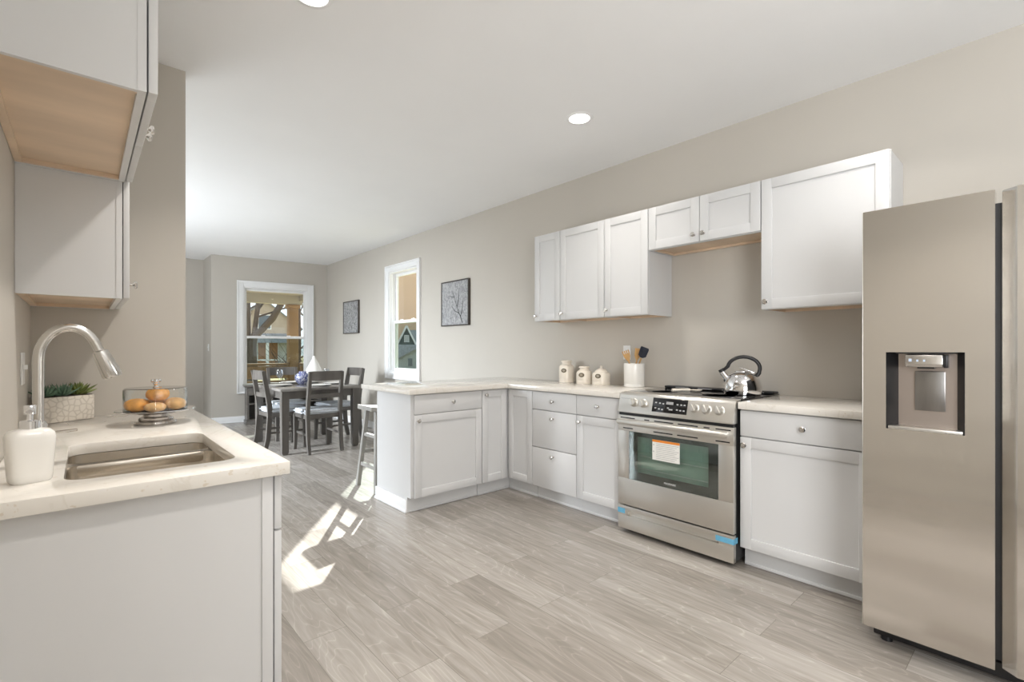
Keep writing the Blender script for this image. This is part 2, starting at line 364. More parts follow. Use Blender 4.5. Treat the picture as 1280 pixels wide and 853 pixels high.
struct('wall_side', MB().box(-3.0, -2.9, YS, 4.9, 0, H).box(-3.0, -2.9, 7.5, 9.9, 0, H).box(-3.0, -2.9, 4.9, 7.5, 0, .5).box(-3.0, -2.9, 4.9, 7.5, 2.5, H), 'wall')
struct('wall_back', MB().box(-.3, .25, -3.1, -3.0, 0, H).box(2.95, WR, -3.1, -3.0, 0, H).box(.25, 2.95, -3.1, -3.0, 2.1, H).box(.25, 2.95, -3.1, -3.0, 0, .95).box(.25, 1.8, -3.1, -3.0, .95, 2.1), 'wall')
# skirting
struct('baseboard_right', MB().box(XW-.014, XW, 3.70, 8.80, 0, .10, .004).box(XW-.024, XW-.012, 3.70, 8.8, 0, .02, .004), 'trim')
bf = sroot('baseboard_far', FA, FR); obj('skirting', MB().box(0.02, FL, 0, .014, 0, .10, .004).box(.02, FL, .012, .024, 0, .02, .004), 'trim', bf)
struct('baseboard_hall', MB().box(-2.9, 1.54, 9.70, 9.715, 0, .10, .004), 'trim')

def sash_window(root, x0, x1, z0, z1, depth, casing):
    """local: x along the wall, y into the room (+), opening reveal goes to -depth"""
    c = casing
    cb = MB()
    for a in ((x0-c, x0, z0-c, z1+c), (x1, x1+c, z0-c, z1+c), (x0, x1, z1, z1+c), (x0, x1, z0-c, z0)):
        cb.box(a[0], a[1], 0, .018, a[2], a[3], .004)
    for a in ((x0-c-.012, x0-c+.012, z0-c-.012, z1+c+.012), (x1+c-.012, x1+c+.012, z0-c-.012, z1+c+.012)): cb.box(a[0], a[1], 0, .03, a[2], a[3], .005)
    cb.box(x0-c, x1+c, 0, .03, z1+c-.012, z1+c+.012, .005); cb.box(x0-c, x1+c, 0, .03, z0-c-.012, z0-c+.012, .005)
    obj('casing', cb, 'trim', root)
    jb = MB(); d = depth; t = .02
    jb.box(x0, x0+t, -d, 0, z0, z1).box(x1-t, x1, -d, 0, z0, z1).box(x0+t, x1-t, -d, 0, z1-t, z1).box(x0+t, x1-t, -d, 0, z0, z0+t)
    for xx in (x0+t, x1-t-.012): jb.box(xx, xx+.012, -.05, -.035, z0+t, z1-t)
    obj('jamb', jb, 'trim', root)
    zm = (z0+z1)/2
    for nm, a, b, yy, gm in (('upper_sash', zm-.02, z1-t, -.125, 'glass'), ('lower_sash', z0+t, zm+.022, -.088, 'screen')):
        f = MB(); s = .036
        f.box(x0+t, x0+t+s, yy, yy+.034, a, b, .004).box(x1-t-s, x1-t, yy, yy+.034, a, b, .004).box(x0+t+s, x1-t-s, yy, yy+.034, b-s-.004, b, .004).box(x0+t+s, x1-t-s, yy, yy+.034, a, a+s+.008, .004)
        fo = obj(nm, f, 'trim', root)
        obj('pane', MB().box(x0+t+s, x1-t-s, yy+.014, yy+.018, a+s+.008, b-s-.004), gm, fo, False)
        if nm == 'lower_sash':
            lk = MB()
            for q in (.3, .7):
                xx = x0+(x1-x0)*q; lk.box(xx-.03, xx+.03, yy+.004, yy+.03, b, b+.014, .005)
            obj('sash_lock', lk, 'trim', fo)
w1 = sroot('window_1', (XW, SY0, 0), PI/2)     # local x -> +y, local y -> -x (room side)
sash_window(w1, 0, SY1-SY0, SZ0, SZ1, .136, .078)
w2 = sroot('window_2', FA, FR)
sash_window(w2, fx0, fx1, fz0, fz1, .14, .085)

# ------------------------------------------------------------------ recessed ceiling lamps
def can_light(x, y, label, power):
    t = thing('recessed_light', label, 'ceiling light', (x, y, H), 0, 'recessed kitchen lights')
    obj('trim_ring', MB().lathe([(.066, -.001), (.07, -.006), (.084, -.005), (.09, 0)], (0, 0, 0), 40), 'trim', t)
    obj('lens', MB().lathe([(.0, -.004), (.067, -.004), (.067, -.001)], (0, 0, 0), 40), 'canlens', t)
    l = bpy.data.lights.new('lamp', 'AREA'); l.shape = 'DISK'; l.size = .13; l.spread = math.radians(115); l.energy = power; l.color = CAN_COLOR
    lo = bpy.data.objects.new('lamp', l); COL.objects.link(lo); lo.parent = t; lo.location = (0, 0, -.009)
can_light(2.469, 2.10, 'round recessed ceiling light glowing over the cooking range', CAN_POWER[0])
can_light(.74, 2.14, 'round recessed ceiling light at the top edge, nearer the sink', CAN_POWER[1])
can_light(2.50, .46, 'recessed ceiling light above the refrigerator, just out of view', CAN_POWER[0])
can_light(.74, .46, 'recessed ceiling light over the near floor, out of view', CAN_POWER[1])

# ------------------------------------------------------------------ cabinets
def knob_mb(x, y, z):
    """round knob standing out towards -y from (x,y,z)"""
    return MB().lathe([(.0095, 0), (.0095, .002), (.0055, .004), (.005, .013), (.0085, .016), (.0145, .020), (.0155, .0245), (.012, .0285), (.0, .030)], (0, 0, 0), 20, 'y').xf(Matrix.Translation((x, y, z)) @ Matrix.Rotation(PI, 4, 'Z'))
def _xf(s, m):
    bmesh.ops.transform(s.bm, matrix=m, verts=s.bm.verts); return s
MB.xf = _xf
def front(t, kind, x0, x1, z0, z1, knobs, yb=0.0, th=.02):
    if kind == 'drawer':
        o = obj('drawer', MB().box(x0, x1, yb-th, yb, z0, z1, .0025), 'cab', t)
    else:
        r = .058; m = MB()
        m.box(x0, x0+r, yb-th, yb, z0, z1, .002).box(x1-r, x1, yb-th, yb, z0, z1, .002)
        m.box(x0+r-.001, x1-r+.001, yb-th, yb, z0, z0+r, .002).box(x0+r-.001, x1-r+.001, yb-th, yb, z1-r, z1, .002)
        m.box(x0+r-.002, x1-r+.002, yb-th+.009, yb-.002, z0+r-.002, z1-r+.002)
        o = obj('door', m, 'cab', t)
    for kx, kz in knobs: obj('knob', knob_mb(kx, yb-th, kz), 'nickel', o)
    return o
G = .0025
def base_cabinet(label, loc, rotz, w, fronts, depth=.59, zt=.874, end=None, group=None):
    t = thing('base_cabinet', label, 'cabinet', loc, rotz, group)
    obj('body', MB().box(.0, w, 0, depth, .113, zt, .001), 'cab', t)
    obj('toe_kick', MB().box(0, w, .05, .066, 0, .113).box(0, w, .042, .05, 0, .018, .004), 'cab', t)
    for f in fronts: front(t, *f)
    return t
RX = 2.728                                  # carcass fronts of the right-hand run
def rb(label, y1, y0, fronts, **k): return base_cabinet(label, (RX, y1, 0), -PI/2, y1-y0, fronts, **k)
# corner unit with its two narrow doors, standing in the angle of peninsula and wall run
cc = thing('corner_cabinet', 'white corner base cabinet with two narrow doors meeting in the inside angle', 'cabinet', (2.43, 3.116, 0))
o = (2.43, 3.116, 0)
obj('body', MB(o).prism([(2.43, 3.116), (RX, 3.116), (RX, 2.803), (3.318, 2.803), (3.318, 3.64), (2.43, 3.64)], .113, .874), 'cab', cc, False)
obj('toe_kick', MB(o).box(2.43, 2.778, 3.16, 3.176, 0, .113).box(2.776, 2.79, 2.803, 3.16, 0, .113).box(2.43, 2.77, 3.152, 3.16, 0, .018, .003).box(2.768, 2.776, 2.803, 3.152, 0, .018, .003), 'cab', cc)
front(cc, 'door', G, .262, .113, .868, [(.035, .83)])
dr = front(cc, 'door', 0, .29, .113, .868, [])
for v in dr.data.vertices:                   # same door turned to the wall run
    x, y, z = v.co; v.co = (RX-2.43+y, 3.093-3.116-x, z)
# peninsula end cabinet
pc = base_cabinet('white peninsula end cabinet with one drawer over one wide door', (1.803, 3.116, 0), 0, .625,
    [('drawer', G, .622, .727, .868, [(.335, .80)]), ('door', G, .622, .113, .722, [(.028, .68)])], depth=.524)
obj('end_panel', MB().prism([(0, .113), (0, .874), (.536, .874), (.536, 0), (.05, 0), (.05, .113)], -.02, 0, 0, (), 'x'), 'cab', pc, False)
obj('base_moulding', MB().box(-.032, -.02, .046, .546, 0, .095, .004).box(-.042, -.03, .04, .55, 0, .02, .005), 'trim', pc)
rb('white three-drawer base cabinet left of the range', 2.800, 2.333,
   [('drawer', G, .4645, .727, .868, [(.23, .80)]), ('drawer', G, .4645, .428, .722, [(.23, .667)]), ('drawer', G, .4645, .113, .423, [(.23, .372)])])
rb('white base cabinet with small drawer and narrow door directly beside the range', 2.332, 1.932,
   [('drawer', G, .397, .727, .868, [(.2, .80)]), ('door', G, .397, .113, .722, [(.03, .675)])])
rb('white base cabinet with wide drawer and door between range and refrigerator', 1.153, .545,
   [('drawer', G, .605, .727, .868, [(.315, .80)]), ('door', G, .605, .113, .722, [(.028, .68)])])

def wall_cabinet(label, loc, rotz, w, z0, z1, doors, depth=.305, lip=.016, group=None, gap=0):
    t = thing('wall_cabinet', label, 'cabinet', loc, rotz, group)
    z0 -= loc[2]; z1 -= loc[2]
    m = MB(); e = .016
    m.box(.002, e, .019, depth, z0, z1).box(w-e, w-.002, .019, depth, z0, z1).box(0, e, 0, .019, z0, z1).box(w-e, w, 0, .019, z0, z1).box(e, w-e, 0, .019, z0, z1).box(e, w-e, .019, depth, z1-e, z1).box(e, w-e, depth-.006, depth, z0+lip, z1-e)
    obj('body', m, 'cab', t, False)
    u = MB().box(e, w-e, .019, depth-.02, z0+lip, z0+lip+.012).box(e, w-e, depth-.02, depth-.0005, z0+.001, z0+lip-.0005)
    for xx in (e, w-e-.014): u.box(xx, xx+.014, .019, depth-.02, z0+.001, z0+lip)
    obj('bottom_panel', u, 'birch', t, False, 'bare birch underside')
    for d in doors: front(t, 'door', d[0], d[1], z0+.003, z1-.003, [(k[0], k[1]-loc[2]) for k in d[2]], -gap)
    return t
UX = 3.016; UB, UT = 1.452, 2.206
def wc(label, y1, y0, z0, doors, **k): return wall_cabinet(label, (UX, y1, z0), -PI/2, y1-y0, z0, UT, doors, **k)
wc('narrow white wall cabinet at the left end of the upper run', 3.069, 2.762, UB, [(G, .3045, [(.022, 1.497)])])
wc('white single-door wall cabinet, second from the left end of the upper run', 2.761, 2.303, UB, [(G, .4555, [(.022, 1.505)])])
wc('white single-door wall cabinet beside the short cabinets over the range', 2.302, 1.916, UB, [(G, .3835, [(.024, 1.505)])])
wc('short white two-door wall cabinet hung above the cooking range', 1.915, 1.154, 1.905, [(G, .379, [(.345, 1.955)]), (.383, .7585, [(.41, 1.955)])])
wc('large white single-door wall cabinet beside the refrigerator', 1.153, .541, UB-.014, [(G, .6095, [(.03, 1.482)])])

# left side, by the sink
LXC = .421                                   # carcass front of the sink run
LZ = .869
def lb(label, y0, y1, fronts, **k): return base_cabinet(label, (LXC, y0, 0), PI/2, y1-y0, fronts, **k)
t = thing('sink_cabinet', 'white sink base cabinet showing its plain end panel, nearest the camera', 'cabinet', (LXC, 1.545, 0), PI/2)
w_, d_ = .945, .6
obj('body', MB().box(0, .018, 0, d_, 0, .829).box(w_-.018, w_, 0, d_, .113, .829).box(.018, w_-.018, d_-.012, d_, .113, .829).box(.018, w_-.018, 0, d_-.012, .113, .13).box(.018, w_-.018, 0, .019, .78, .829).box(.018, w_-.018, 0, .019, .113, .15), 'cab', t, False)
obj('end_stile', MB().box(-.006, 0, 0, .03, .0, .829, .001), 'cab', t)
obj('toe_kick', MB().box(.018, w_, .06, .076, 0, .113), 'cab', t)
front(t, 'drawer', G, w_-G, .663, .824, [(.47, .74)], -.006)
front(t, 'door', G, w_/2-.0015, .113, .657, [(w_/2-.03, .61)], -.006); front(t, 'door', w_/2+.0015, w_-G, .113, .657, [(w_/2+.03, .61)], -.006)
lb('white base cabinet beyond the sink, against the divider wall', 2.492, 3.195, [('drawer', G, .700, .663, .824, [(.35, .74)], -.006), ('door', G, .349, .113, .657, [(.32, .61)], -.006), ('door', .352, .700, .113, .657, [(.38, .61)], -.006)], zt=.829, depth=.6)
wall_cabinet('short white wall cabinet overhead at top left, showing its birch underside', (.124, 1.5745, 1.873), PI/2, .905, 1.873, 2.168,
    [(.0025, .451, [(.418, 1.93)]), (.454, .9025, [(.487, 1.93)])], depth=.308, gap=.004)
wall_cabinet('taller white wall cabinet by the divider wall above the faucet', (.117, 2.481, 1.4055), PI/2, .714, 1.4055, 2.168,
    [(.0025, .355, [(.06, 1.47)]), (.359, .7115, [(.655, 1.47)])], depth=.301, gap=.003)

# ------------------------------------------------------------------ worktops
def rrect(x0, x1, y0, y1, r, n=6):
    p = []
    for cx, cy, a in ((x1-r, y1-r, 0), (x0+r, y1-r, 90), (x0+r, y0+r, 180), (x1-r, y0+r, 270)):
        for i in range(n+1):
            q = math.radians(a+90*i/n); p.append((cx+r*math.cos(q), cy+r*math.sin(q)))
    return p
tag(obj('countertop', MB((2.7, 3.1, .876)).prism([(1.745, 3.07), (2.683, 3.07), (2.683, 1.932), (XW-.002, 1.932), (XW-.002, 3.87), (1.745, 3.87)], .876, .914, .003), 'quartz'), 'cream quartz L-shaped countertop over the peninsula and wall run', 'countertop')
tag(obj('countertop', MB((3, .85, .876)).box(2.683, XW-.002, .535, 1.153, .876, .914, .003), 'quartz'), 'short cream quartz countertop between range and refrigerator', 'countertop')
HOLE = rrect(-.037, .353, 1.652, 2.282, .05)
tag(obj('countertop', MB((.1, 2.3, .831)).prism([(XL+.002, 1.511), (.461, 1.511), (.461, YS-.002), (XL+.002, YS-.002)], .831, LZ, .003, [HOLE]), 'quartz'), 'cream quartz countertop with sink cutout along the left wall', 'countertop')

# sink: two bowls with a low divider
sk = thing('kitchen_sink', 'stainless double-bowl undermount sink set in the left countertop', 'sink', (.158, 1.967, .831))
def bowl(mb, x0, x1, y0, y1, zt, zb, r):
    t = bmesh.new(); rings = []
    for z, ins, rr in ((zt, -.012, r), (zt, 0, r), (zb+.03, .006, r), (zb+.008, .016, r), (zb, .035, r*.8)):
        rings.append([t.verts.new((x, y, z)) for x, y in rrect(x0+ins, x1-ins, y0+ins, y1-ins, rr)])
    for A, B in zip(rings, rings[1:]):
        for i in range(len(A)): t.faces.new((A[i], A[(i+1) % len(A)], B[(i+1) % len(A)], B[i]))
    t.faces.new(rings[-1]); bmesh.ops.recalc_face_normals(t, faces=t.faces)
    for f in t.faces: f.normal_flip()
    bmesh.ops.translate(t, vec=-mb.o, verts=t.verts); mb._add(t)
for (y0, y1) in ((1.648, 2.078), (2.110, 2.286)):
    m = MB((.158, 1.967, .831)); bowl(m, -.041, .357, y0, y1, .829, .64, .038)
    b = obj('bowl', m, 'sinksteel', sk); md = b.modifiers.new('thick', 'SOLIDIFY'); md.thickness = .0012; md.offset = 1
    obj('drain', MB((.158, 1.967, .831)).lathe([(.045, .0), (.045, .003), (.03, .004), (.028, .0015), (0, .0015)], (.16, (y0+y1)/2, .6405), 24), 'chrome', b)
obj('divider', MB((.158, 1.967, .831)).box(-.045, .361, 2.075, 2.113, .79, .829, .006), 'sinksteel', sk)

# faucet
fx, fy = -.098, 1.97
fa = thing('kitchen_faucet', 'brushed nickel pull-down gooseneck faucet arching over the sink', 'faucet', (fx, fy, LZ))
o = (fx, fy, LZ)
obj('base', MB(o).lathe([(.03, 0), (.03, .004), (.025, .008), (.022, .02), (.020, .115), (.0145, .123), (0, .123)], o, 28), 'nickel', fa)
pts = [(fx, fy, .99), (fx, fy, 1.10), (fx, fy, 1.17)]
for i in range(1, 15):
    a = PI-i*(PI-math.radians(25))/14; pts.append((fx+.068+.068*math.cos(a), fy, 1.17+.098*math.sin(a)))
e = Vector(pts[-1]); dv = (Vector(pts[-1])-Vector(pts[-2])).normalized(); pts.append(tuple(e+dv*.018)); e = Vector(pts[-1])
obj('spout', MB(o).tube(pts, .0128, 20), 'nickel', fa)
obj('spray_head', MB(o).tube([e-dv*.004, e, e+dv*.01, e+dv*.078, e+dv*.086], [.014, .0195, .021, .0262, .023], 24), 'nickel', fa)
hl = obj('handle', MB(o).tube([(fx, fy-.018, .955), (fx, fy-.045, .955)], .0155, 20), 'nickel', fa)
obj('lever', MB(o).tube([(fx+.0, fy-.04, .957), (fx+.03, fy-.045, .960), (fx+.085, fy-.05, .964)], [.0065, .0045, .0038], 10), 'nickel', hl)

# soap dispenser
sx_, sy_ = -.100, 1.715
so = thing('soap_dispenser', 'white ceramic soap bottle with chrome pump beside the sink', 'soap dispenser', (sx_, sy_, LZ), math.radians(15))
obj('bottle', MB().lathe([(.040, 0), (.044, .004), (.046, .02), (.0505, .09), (.0515, .112), (.049, .122), (.040, .130), (.02, .134), (.0, .134)], (0, 0, 0), 48, 'z', .9, .72, 3.4), 'ceramic', so)
pu = obj('pump', MB().lathe([(.019, .132), (.019, .152), (.0165, .154), (.006, .155), (.006, .168), (.0115, .169), (.0115, .190), (.010, .192), (0, .192)], (0, 0, 0), 24), 'chrome', so)
obj('nozzle', MB().tube([(0, 0, .181), (-.006, -.026, .181), (-.008, -.034, .178)], [.009, .009, .008], 4), 'chrome', pu)

# planter with succulents
pl = thing('succulent_planter', 'white embossed rectangular planter of green succulents behind the faucet', 'potted plant', (-.068, 3.082, LZ), math.radians(33))
obj('pot', MB().prism(rrect(-.105, .105, -.042, .042, .008, 3), 0, .115, .003), 'honey', pl)
obj('soil', MB().box(-.098, .098, -.036, .036, .112, .118), 'soil', pl)
def leaf(mb, base, az, el, L, w, curl=.25):
    p = Vector(base); pts = []; rs = []
    for i in range(6):
        q = i/5; pts.append(p.copy()); rs.append(w*(.75+.6*q-1.3*q*q) if q < 1 else w*.04)
        e = el+curl*q; p = p+Vector((math.cos(az)*math.cos(e), math.sin(az)*math.cos(e), math.sin(e)))*(L/5)
    mb.tube(pts, rs, 6, True, None)
def rosette(c, n, L, w, m, spread):
    mb = MB()
    for i in range(n):
        q = i/n; az = i*2.39996+random.uniform(-.15, .15)
        leaf(mb, (c[0], c[1], c[2]), az, .25+1.15*q+random.uniform(-.08, .08), L*(1-.35*q)*random.uniform(.9, 1.1), w, spread)
    return mb
obj('plant', rosette((.058, .0, .118), 24, .085, .0095, 'leafB', .15), 'leafB', pl, True, 'upright aloe rosette with orange-tipped leaves')
obj('plant', rosette((-.012, -.012, .116), 24, .085, .0065, 'leafA', .35), 'leafA', pl, True, 'grey-green trailing succulent')
obj('plant', rosette((-.07, .0, .116), 20, .08, .0075, 'leafA', .35), 'leafA', pl)

# cake stand, dome, muffins
cx_, cy_ = .245, 2.69
cs = thing('cake_stand', 'silver footed cake stand on the sink counter', 'cake stand', (cx_, cy_, LZ))
obj('pedestal', MB().lathe([(.076, 0), (.078, .004), (.076, .013), (.063, .017), (.066, .022), (.062, .029), (.048, .034), (.045, .044), (.05, .05), (.03, .054), (0, .054)], (0, 0, 0), 40), 'oldsilver', cs)
obj('plate', MB().lathe([(.0, .054), (.12, .054), (.140, .060), (.150, .063), (.148, .066), (.140, .0635), (.12, .0585), (.0, .0585)], (0, 0, 0), 48), 'chrome', cs)
zc = LZ+.0585
gd = thing('glass_dome', 'clear glass cake dome with silver knob on the cake stand', 'cake dome', (cx_, cy_, zc+.001))
obj('dome', MB().lathe([(.116, 0), (.118, .002), (.118, .094), (.112, .102), (.0, .103), (.0, .1), (.110, .0995), (.115, .093), (.115, 0)], (0, 0, 0), 48), 'clear', gd)
obj('knob', MB().lathe([(.014, .103), (.010, .107), (.006, .112), (.011, .119), (.011, .124), (.004, .129), (0, .13)], (0, 0, 0), 20).ball((-.013, 0, .133), .008, sub=2).ball((.013, 0, .133), .008, sub=2).ball((0, -.004, .131), .011, sub=2), 'chrome', gd)
def muffin(x, y, z, r, m, label, sz=.72):
    o = tag(obj('muffin', MB((x, y, z)).ball((x, y, z+r*sz*.95), r, (1, 1, sz), 3, .02), m), label, 'muffin', 'muffins under the glass dome')
    return o
muffin(cx_-.068, cy_+.004, zc, .048, 'muffin', 'orange-brown muffin at the left under the glass dome', .62)
muffin(cx_+.002, cy_+.05, zc, .044, 'muffin', 'brown muffin at the back middle under the glass dome', .6)
muffin(cx_-.008, cy_-.055, zc, .042, 'muffin2', 'flat pale muffin at the front middle under the glass dome', .5)
muffin(cx_+.07, cy_-.005, zc, .045, 'muffin2', 'pale muffin at the right under the glass dome', .62)
muffin(cx_+.006, cy_-.008, zc+.043, .045, 'muffin', 'golden muffin lying on top of the others', .72)

# switch on the left wall, outlet on the right wall, switch in the hall
def plate(name, label, cat, loc, rotz, w, h, kind):
    t = thing(name, label, cat, loc, rotz)
    obj('cover_plate', MB().box(-w/2, w/2, -.006, 0, -h/2, h/2, .002), 'plastic', t)
    if kind == 'outlet':
        for z in (-.02, .02): 
            so_ = obj('socket', MB().box(-.017, .017, -.008, -.005, z-.014, z+.014, .003), 'plastic', t)
            obj('slots', MB().box(-.008, -.006, -.0083, -.0078, z-.005, z+.005).box(.006, .008, -.0083, -.0078, z-.005, z+.005), 'ink', so_)
    else:
        for i in range(kind):
            x = (i-(kind-1)/2)*.046; obj('toggle', MB().box(x-.005, x+.005, -.016, -.006, -.004, .014, .001), 'plastic', t)
plate('outlet', 'white wall outlet above the counter behind the utensil crock', 'outlet', (XW, 2.319, 1.178), -PI/2, .07, .115, 'outlet')
plate('light_switch', 'white double light switch on the left wall by the faucet', 'light switch', (XL, 2.76, 1.125), PI/2, .115, .13, 2)
plate('light_switch', 'small white light switch on the grey wall edge past the kitchen', 'light switch', (1.543, 9.25, 1.24), -PI/2, .07, .115, 1)

# ------------------------------------------------------------------ range
rg = thing('cooking_range', 'stainless steel slide-in electric range with black oven window', 'range', (2.65, 1.534, 0)); o = (2.65, 1.534, 0)
Y0, Y1 = 1.162, 1.922
obj('body', MB(o).box(2.69, 3.25, Y0+.004, Y1-.004, .03, .905), 'blackmetal', rg)
obj('leg', MB(o).lathe([(.018, 0), (.018, .03)], (2.73, Y0+.06, 0), 16), 'black', rg); obj('leg', MB(o).lathe([(.018, 0), (.018, .03)], (2.73, Y1-.06, 0), 16), 'black', rg)
obj('leg', MB(o).lathe([(.018, 0), (.018, .03)], (3.2, Y0+.06, 0), 16), 'black', rg); obj('leg', MB(o).lathe([(.018, 0), (.018, .03)], (3.2, Y1-.06, 0), 16), 'black', rg)
obj('cooktop', MB(o).box(2.745, 3.30, Y0-.006, Y1+.002, .9145, .922, .002), 'blackglass', rg)
vt = obj('rear_vent', MB(o).box(3.225, 3.30, Y0+.0, Y1-.0, .922, .936, .004), 'black', rg)
for i in range(4): obj('vent_slot', MB(o).box(3.2235, 3.226, Y0+.06+i*.17, Y0+.16+i*.17, .926, .931), 'greyink', vt)
for bx, by, br in ((2.9, 1.36, .1), (2.9, 1.73, .085), (3.11, 1.36, .07), (3.11, 1.73, .09)):
    obj('burner_ring', MB(o).lathe([(br-.0015, .9221), (br-.0015, .9224), (br, .9224), (br, .9221)], (bx, by, 0), 48), 'greyink', rg)
# control panel: wedge leaning back, with lip under the glass
PXY = [(2.648, .792), (2.648, .802), (2.676, .905), (2.69, .919), (2.75, .9235), (2.75, .914), (2.70, .905), (2.70, .792)]
cp = obj('control_panel', MB(o).prism(PXY, Y0, Y1, .002, (), 'y'), 'steel_plain', rg)
pa = math.atan2(.028, .103)                  # panel lean
pn = Vector((-math.cos(pa), 0, math.sin(pa)))
def onpanel(y, s, off=0):                    # s: 0 bottom .. 1 top of the sloped face
    return Vector((2.648+.028*s, y, .802+.103*s))+pn*off
RP = Matrix.Rotation(pa, 4, 'Y')
def pbox(y0, y1, s0, s1, th, bev=0):
    c = onpanel((y0+y1)/2, (s0+s1)/2, th/2); hgt = (s1-s0)*.1067
    mb = MB(); mb.box(-th/2, th/2, -(y1-y0)/2, (y1-y0)/2, -hgt/2, hgt/2, bev); mb.xf(Matrix.Translation(c-Vector(o)) @ RP); return mb
disp = obj('display', pbox(1.437, 1.669, .13, .96, .003, .001), 'blackglass', cp)
mk = MB(o)
for y, s in ((1.645, .68), (1.618, .66), (1.595, .64), (1.645, .36), (1.62, .32), (1.598, .30), (1.500, .66), (1.476, .66), (1.455, .66), (1.500, .36), (1.478, .34), (1.456, .34), (1.56, .42), (1.548, .34), (1.535, .34)):
    m2 = pbox(y-.006, y+.006, s-.035, s+.035, .0036); me = bpy.data.meshes.new('x'); m2.bm.to_mesh(me); m2.bm.free(); mk.bm.from_mesh(me)
obj('display_symbols', mk, 'ledw', disp, False)
obj('display_digits', pbox(1.528, 1.575, .62, .78, .0036), 'greyink', disp, False)
for i, y in enumerate((1.806, 1.735, 1.392, 1.318, 1.243)):
    kb = MB().lathe([(.027, 0), (.028, .004), (.0245, .007), (.0225, .024), (.0205, .028), (0, .0285)], (0, 0, 0), 28, 'x')
    kb.box(.006, .033, -.0055, .0055, -.023, .023, .002, 2, Matrix.Rotation(.5, 3, 'X'))
    kb.xf(Matrix.Translation(onpanel(y, .55, 0)-Vector(o)) @ RP @ Matrix.Rotation(PI, 4, 'Z'))
    obj('knob', kb, 'steel_plain', cp)
# lettering on the control panel's left end
text_mesh('panel_lettering', 'True Convection', .011, Matrix.Translation(onpanel(1.872, .78, .0004)-Vector(o)) @ RP @ Matrix(((0, 0, -1, 0), (-1, 0, 0, 0), (0, 1, 0, 0), (0, 0, 0, 1))), 'greyink', cp)
obj('trim_gap', MB(o).box(2.66, 2.70, Y0+.004, Y1-.004, .772, .793), 'black', rg)
# oven door
dx = 2.652; dz0, dz1 = .188, .773; wy0, wy1, wz0, wz1 = 1.247, 1.838, .36, .672
od = MB(o)
for a in ((Y0, Y1, dz0, wz0), (Y0, Y1, wz1, dz1), (Y0, wy0, wz0, wz1), (wy1, Y1, wz0, wz1)): od.box(dx, dx+.034, a[0], a[1], a[2], a[3], .0015)
door = obj('oven_door', od, 'steel_plain', rg)
obj('door_glass', MB(o).box(dx+.001, dx+.006, wy0, wy1, wz0, wz1), 'ovenglass', door, False)
rim = MB(o)
for a in ((wy0, wy1, wz0, wz0+.055), (wy0, wy1, wz1-.028, wz1), (wy0, wy0+.06, wz0+.055, wz1-.028), (wy1-.06, wy1, wz0+.055, wz1-.028)): rim.box(dx+.007, dx+.009, *a)
obj('glass_border', rim, 'blackglass', door, False)
# the cavity in front of the black body, with two wire racks
cav = MB(o).box(dx+.0335, dx+.0375, wy0, wy1, wz0, wz1)
obj('cavity', cav, 'enamel', door, False)
rk = MB(o)
for z in (.44, .52):
    for q in range(3): rk.tube([(dx+.014+q*.008, wy0+.07, z), (dx+.014+q*.008, wy1-.07, z)], .0016, 6)
for y in [wy0+.08+i*.022 for i in range(20)]: rk.tube([(dx+.02, y, .44), (dx+.03, y, .44)], .0012, 6)
obj('oven_rack', rk, 'rack', door)
hd = MB(o).tube([(2.618, Y0+.022, .735), (2.612, Y0+.035, .735), (2.612, Y1-.042, .735), (2.618, Y1-.030, .735)], .0185, 18)
for y in (Y0+.045, Y1-.052): hd.box(2.615, dx+.002, y-.014, y+.014, .722, .748, .004)
obj('door_handle', hd, 'steel_plain', door)
for z, rows in ((.757, ((.02, .13), (.20, .235), (.27, .40), (.43, .555), (.59, .625), (.66, .745))), (.690, ((.04, .115), (.265, .395), (.425, .555), (.66, .74)))):
    for a, b in rows: obj('vent_slot', MB(o).box(dx-.0006, dx+.002, Y0+.76-b, Y0+.76-a, z-.0035, z+.0035), 'black', door, False)
lb_ = obj('warning_label', MB(o).box(dx-.0008, dx+.0006, 1.480, 1.664, .518, .643), 'paper', door, False, 'white paper safety label with orange header')
obj('label_header', MB(o).box(dx-.0013, dx-.0007, 1.480, 1.664, .629, .643), 'orange', lb_, False)
ln = MB(o)
for i in range(9): ln.box(dx-.0013, dx-.0007, 1.487+.012*(i % 3), 1.638, .618-i*.0112, .6165-i*.0112+.0035)
ln.prism([(1.651, .608), (1.659, .608), (1.655, .618)], dx-.0013, dx-.0007, 0, (), 'x').prism([(1.651, .566), (1.659, .566), (1.655, .576)], dx-.0013, dx-.0007, 0, (), 'x')
obj('label_print', ln, 'greyink', lb_, False)
TX = Matrix(((0, 0, -1, 0), (-1, 0, 0, 0), (0, 1, 0, 0), (0, 0, 0, 1)))   # text in the plane x = const, read from -x
text_mesh('maker_lettering', 'FRIGIDAIRE', .0155, Matrix.Translation(Vector((dx-.0004, 1.545, .385))-Vector(o)) @ TX, 'silver', door)
# storage drawer
dw = MB(o)
for a in ((Y0, Y1, .03, .118), (Y0, Y1, .152, .180), (Y0, 1.245, .118, .152), (1.845, Y1, .118, .152)): dw.box(dx, dx+.03, a[0], a[1], a[2], a[3], .0012)
dwo = obj('storage_drawer', dw, 'steel_plain', rg)
obj('finger_pull', MB(o).box(dx+.022, dx+.03, 1.243, 1.847, .116, .154), 'steel_plain', dwo, False)
tp = MB(o).box(dx-.001, dx+.0005, Y0-.001, 1.262, .133, .163).box(dx-.001, 2.7, Y0-.002, Y0-.0004, .133, .163)
obj('tape_strip', tp, 'tape', dwo, False, 'blue painter tape at the right corner')
obj('tape_strip', MB(o).box(dx-.001, dx+.0005, 1.868, Y1+.001, .128, .160), 'tape', dwo, False, 'blue painter tape at the left corner')

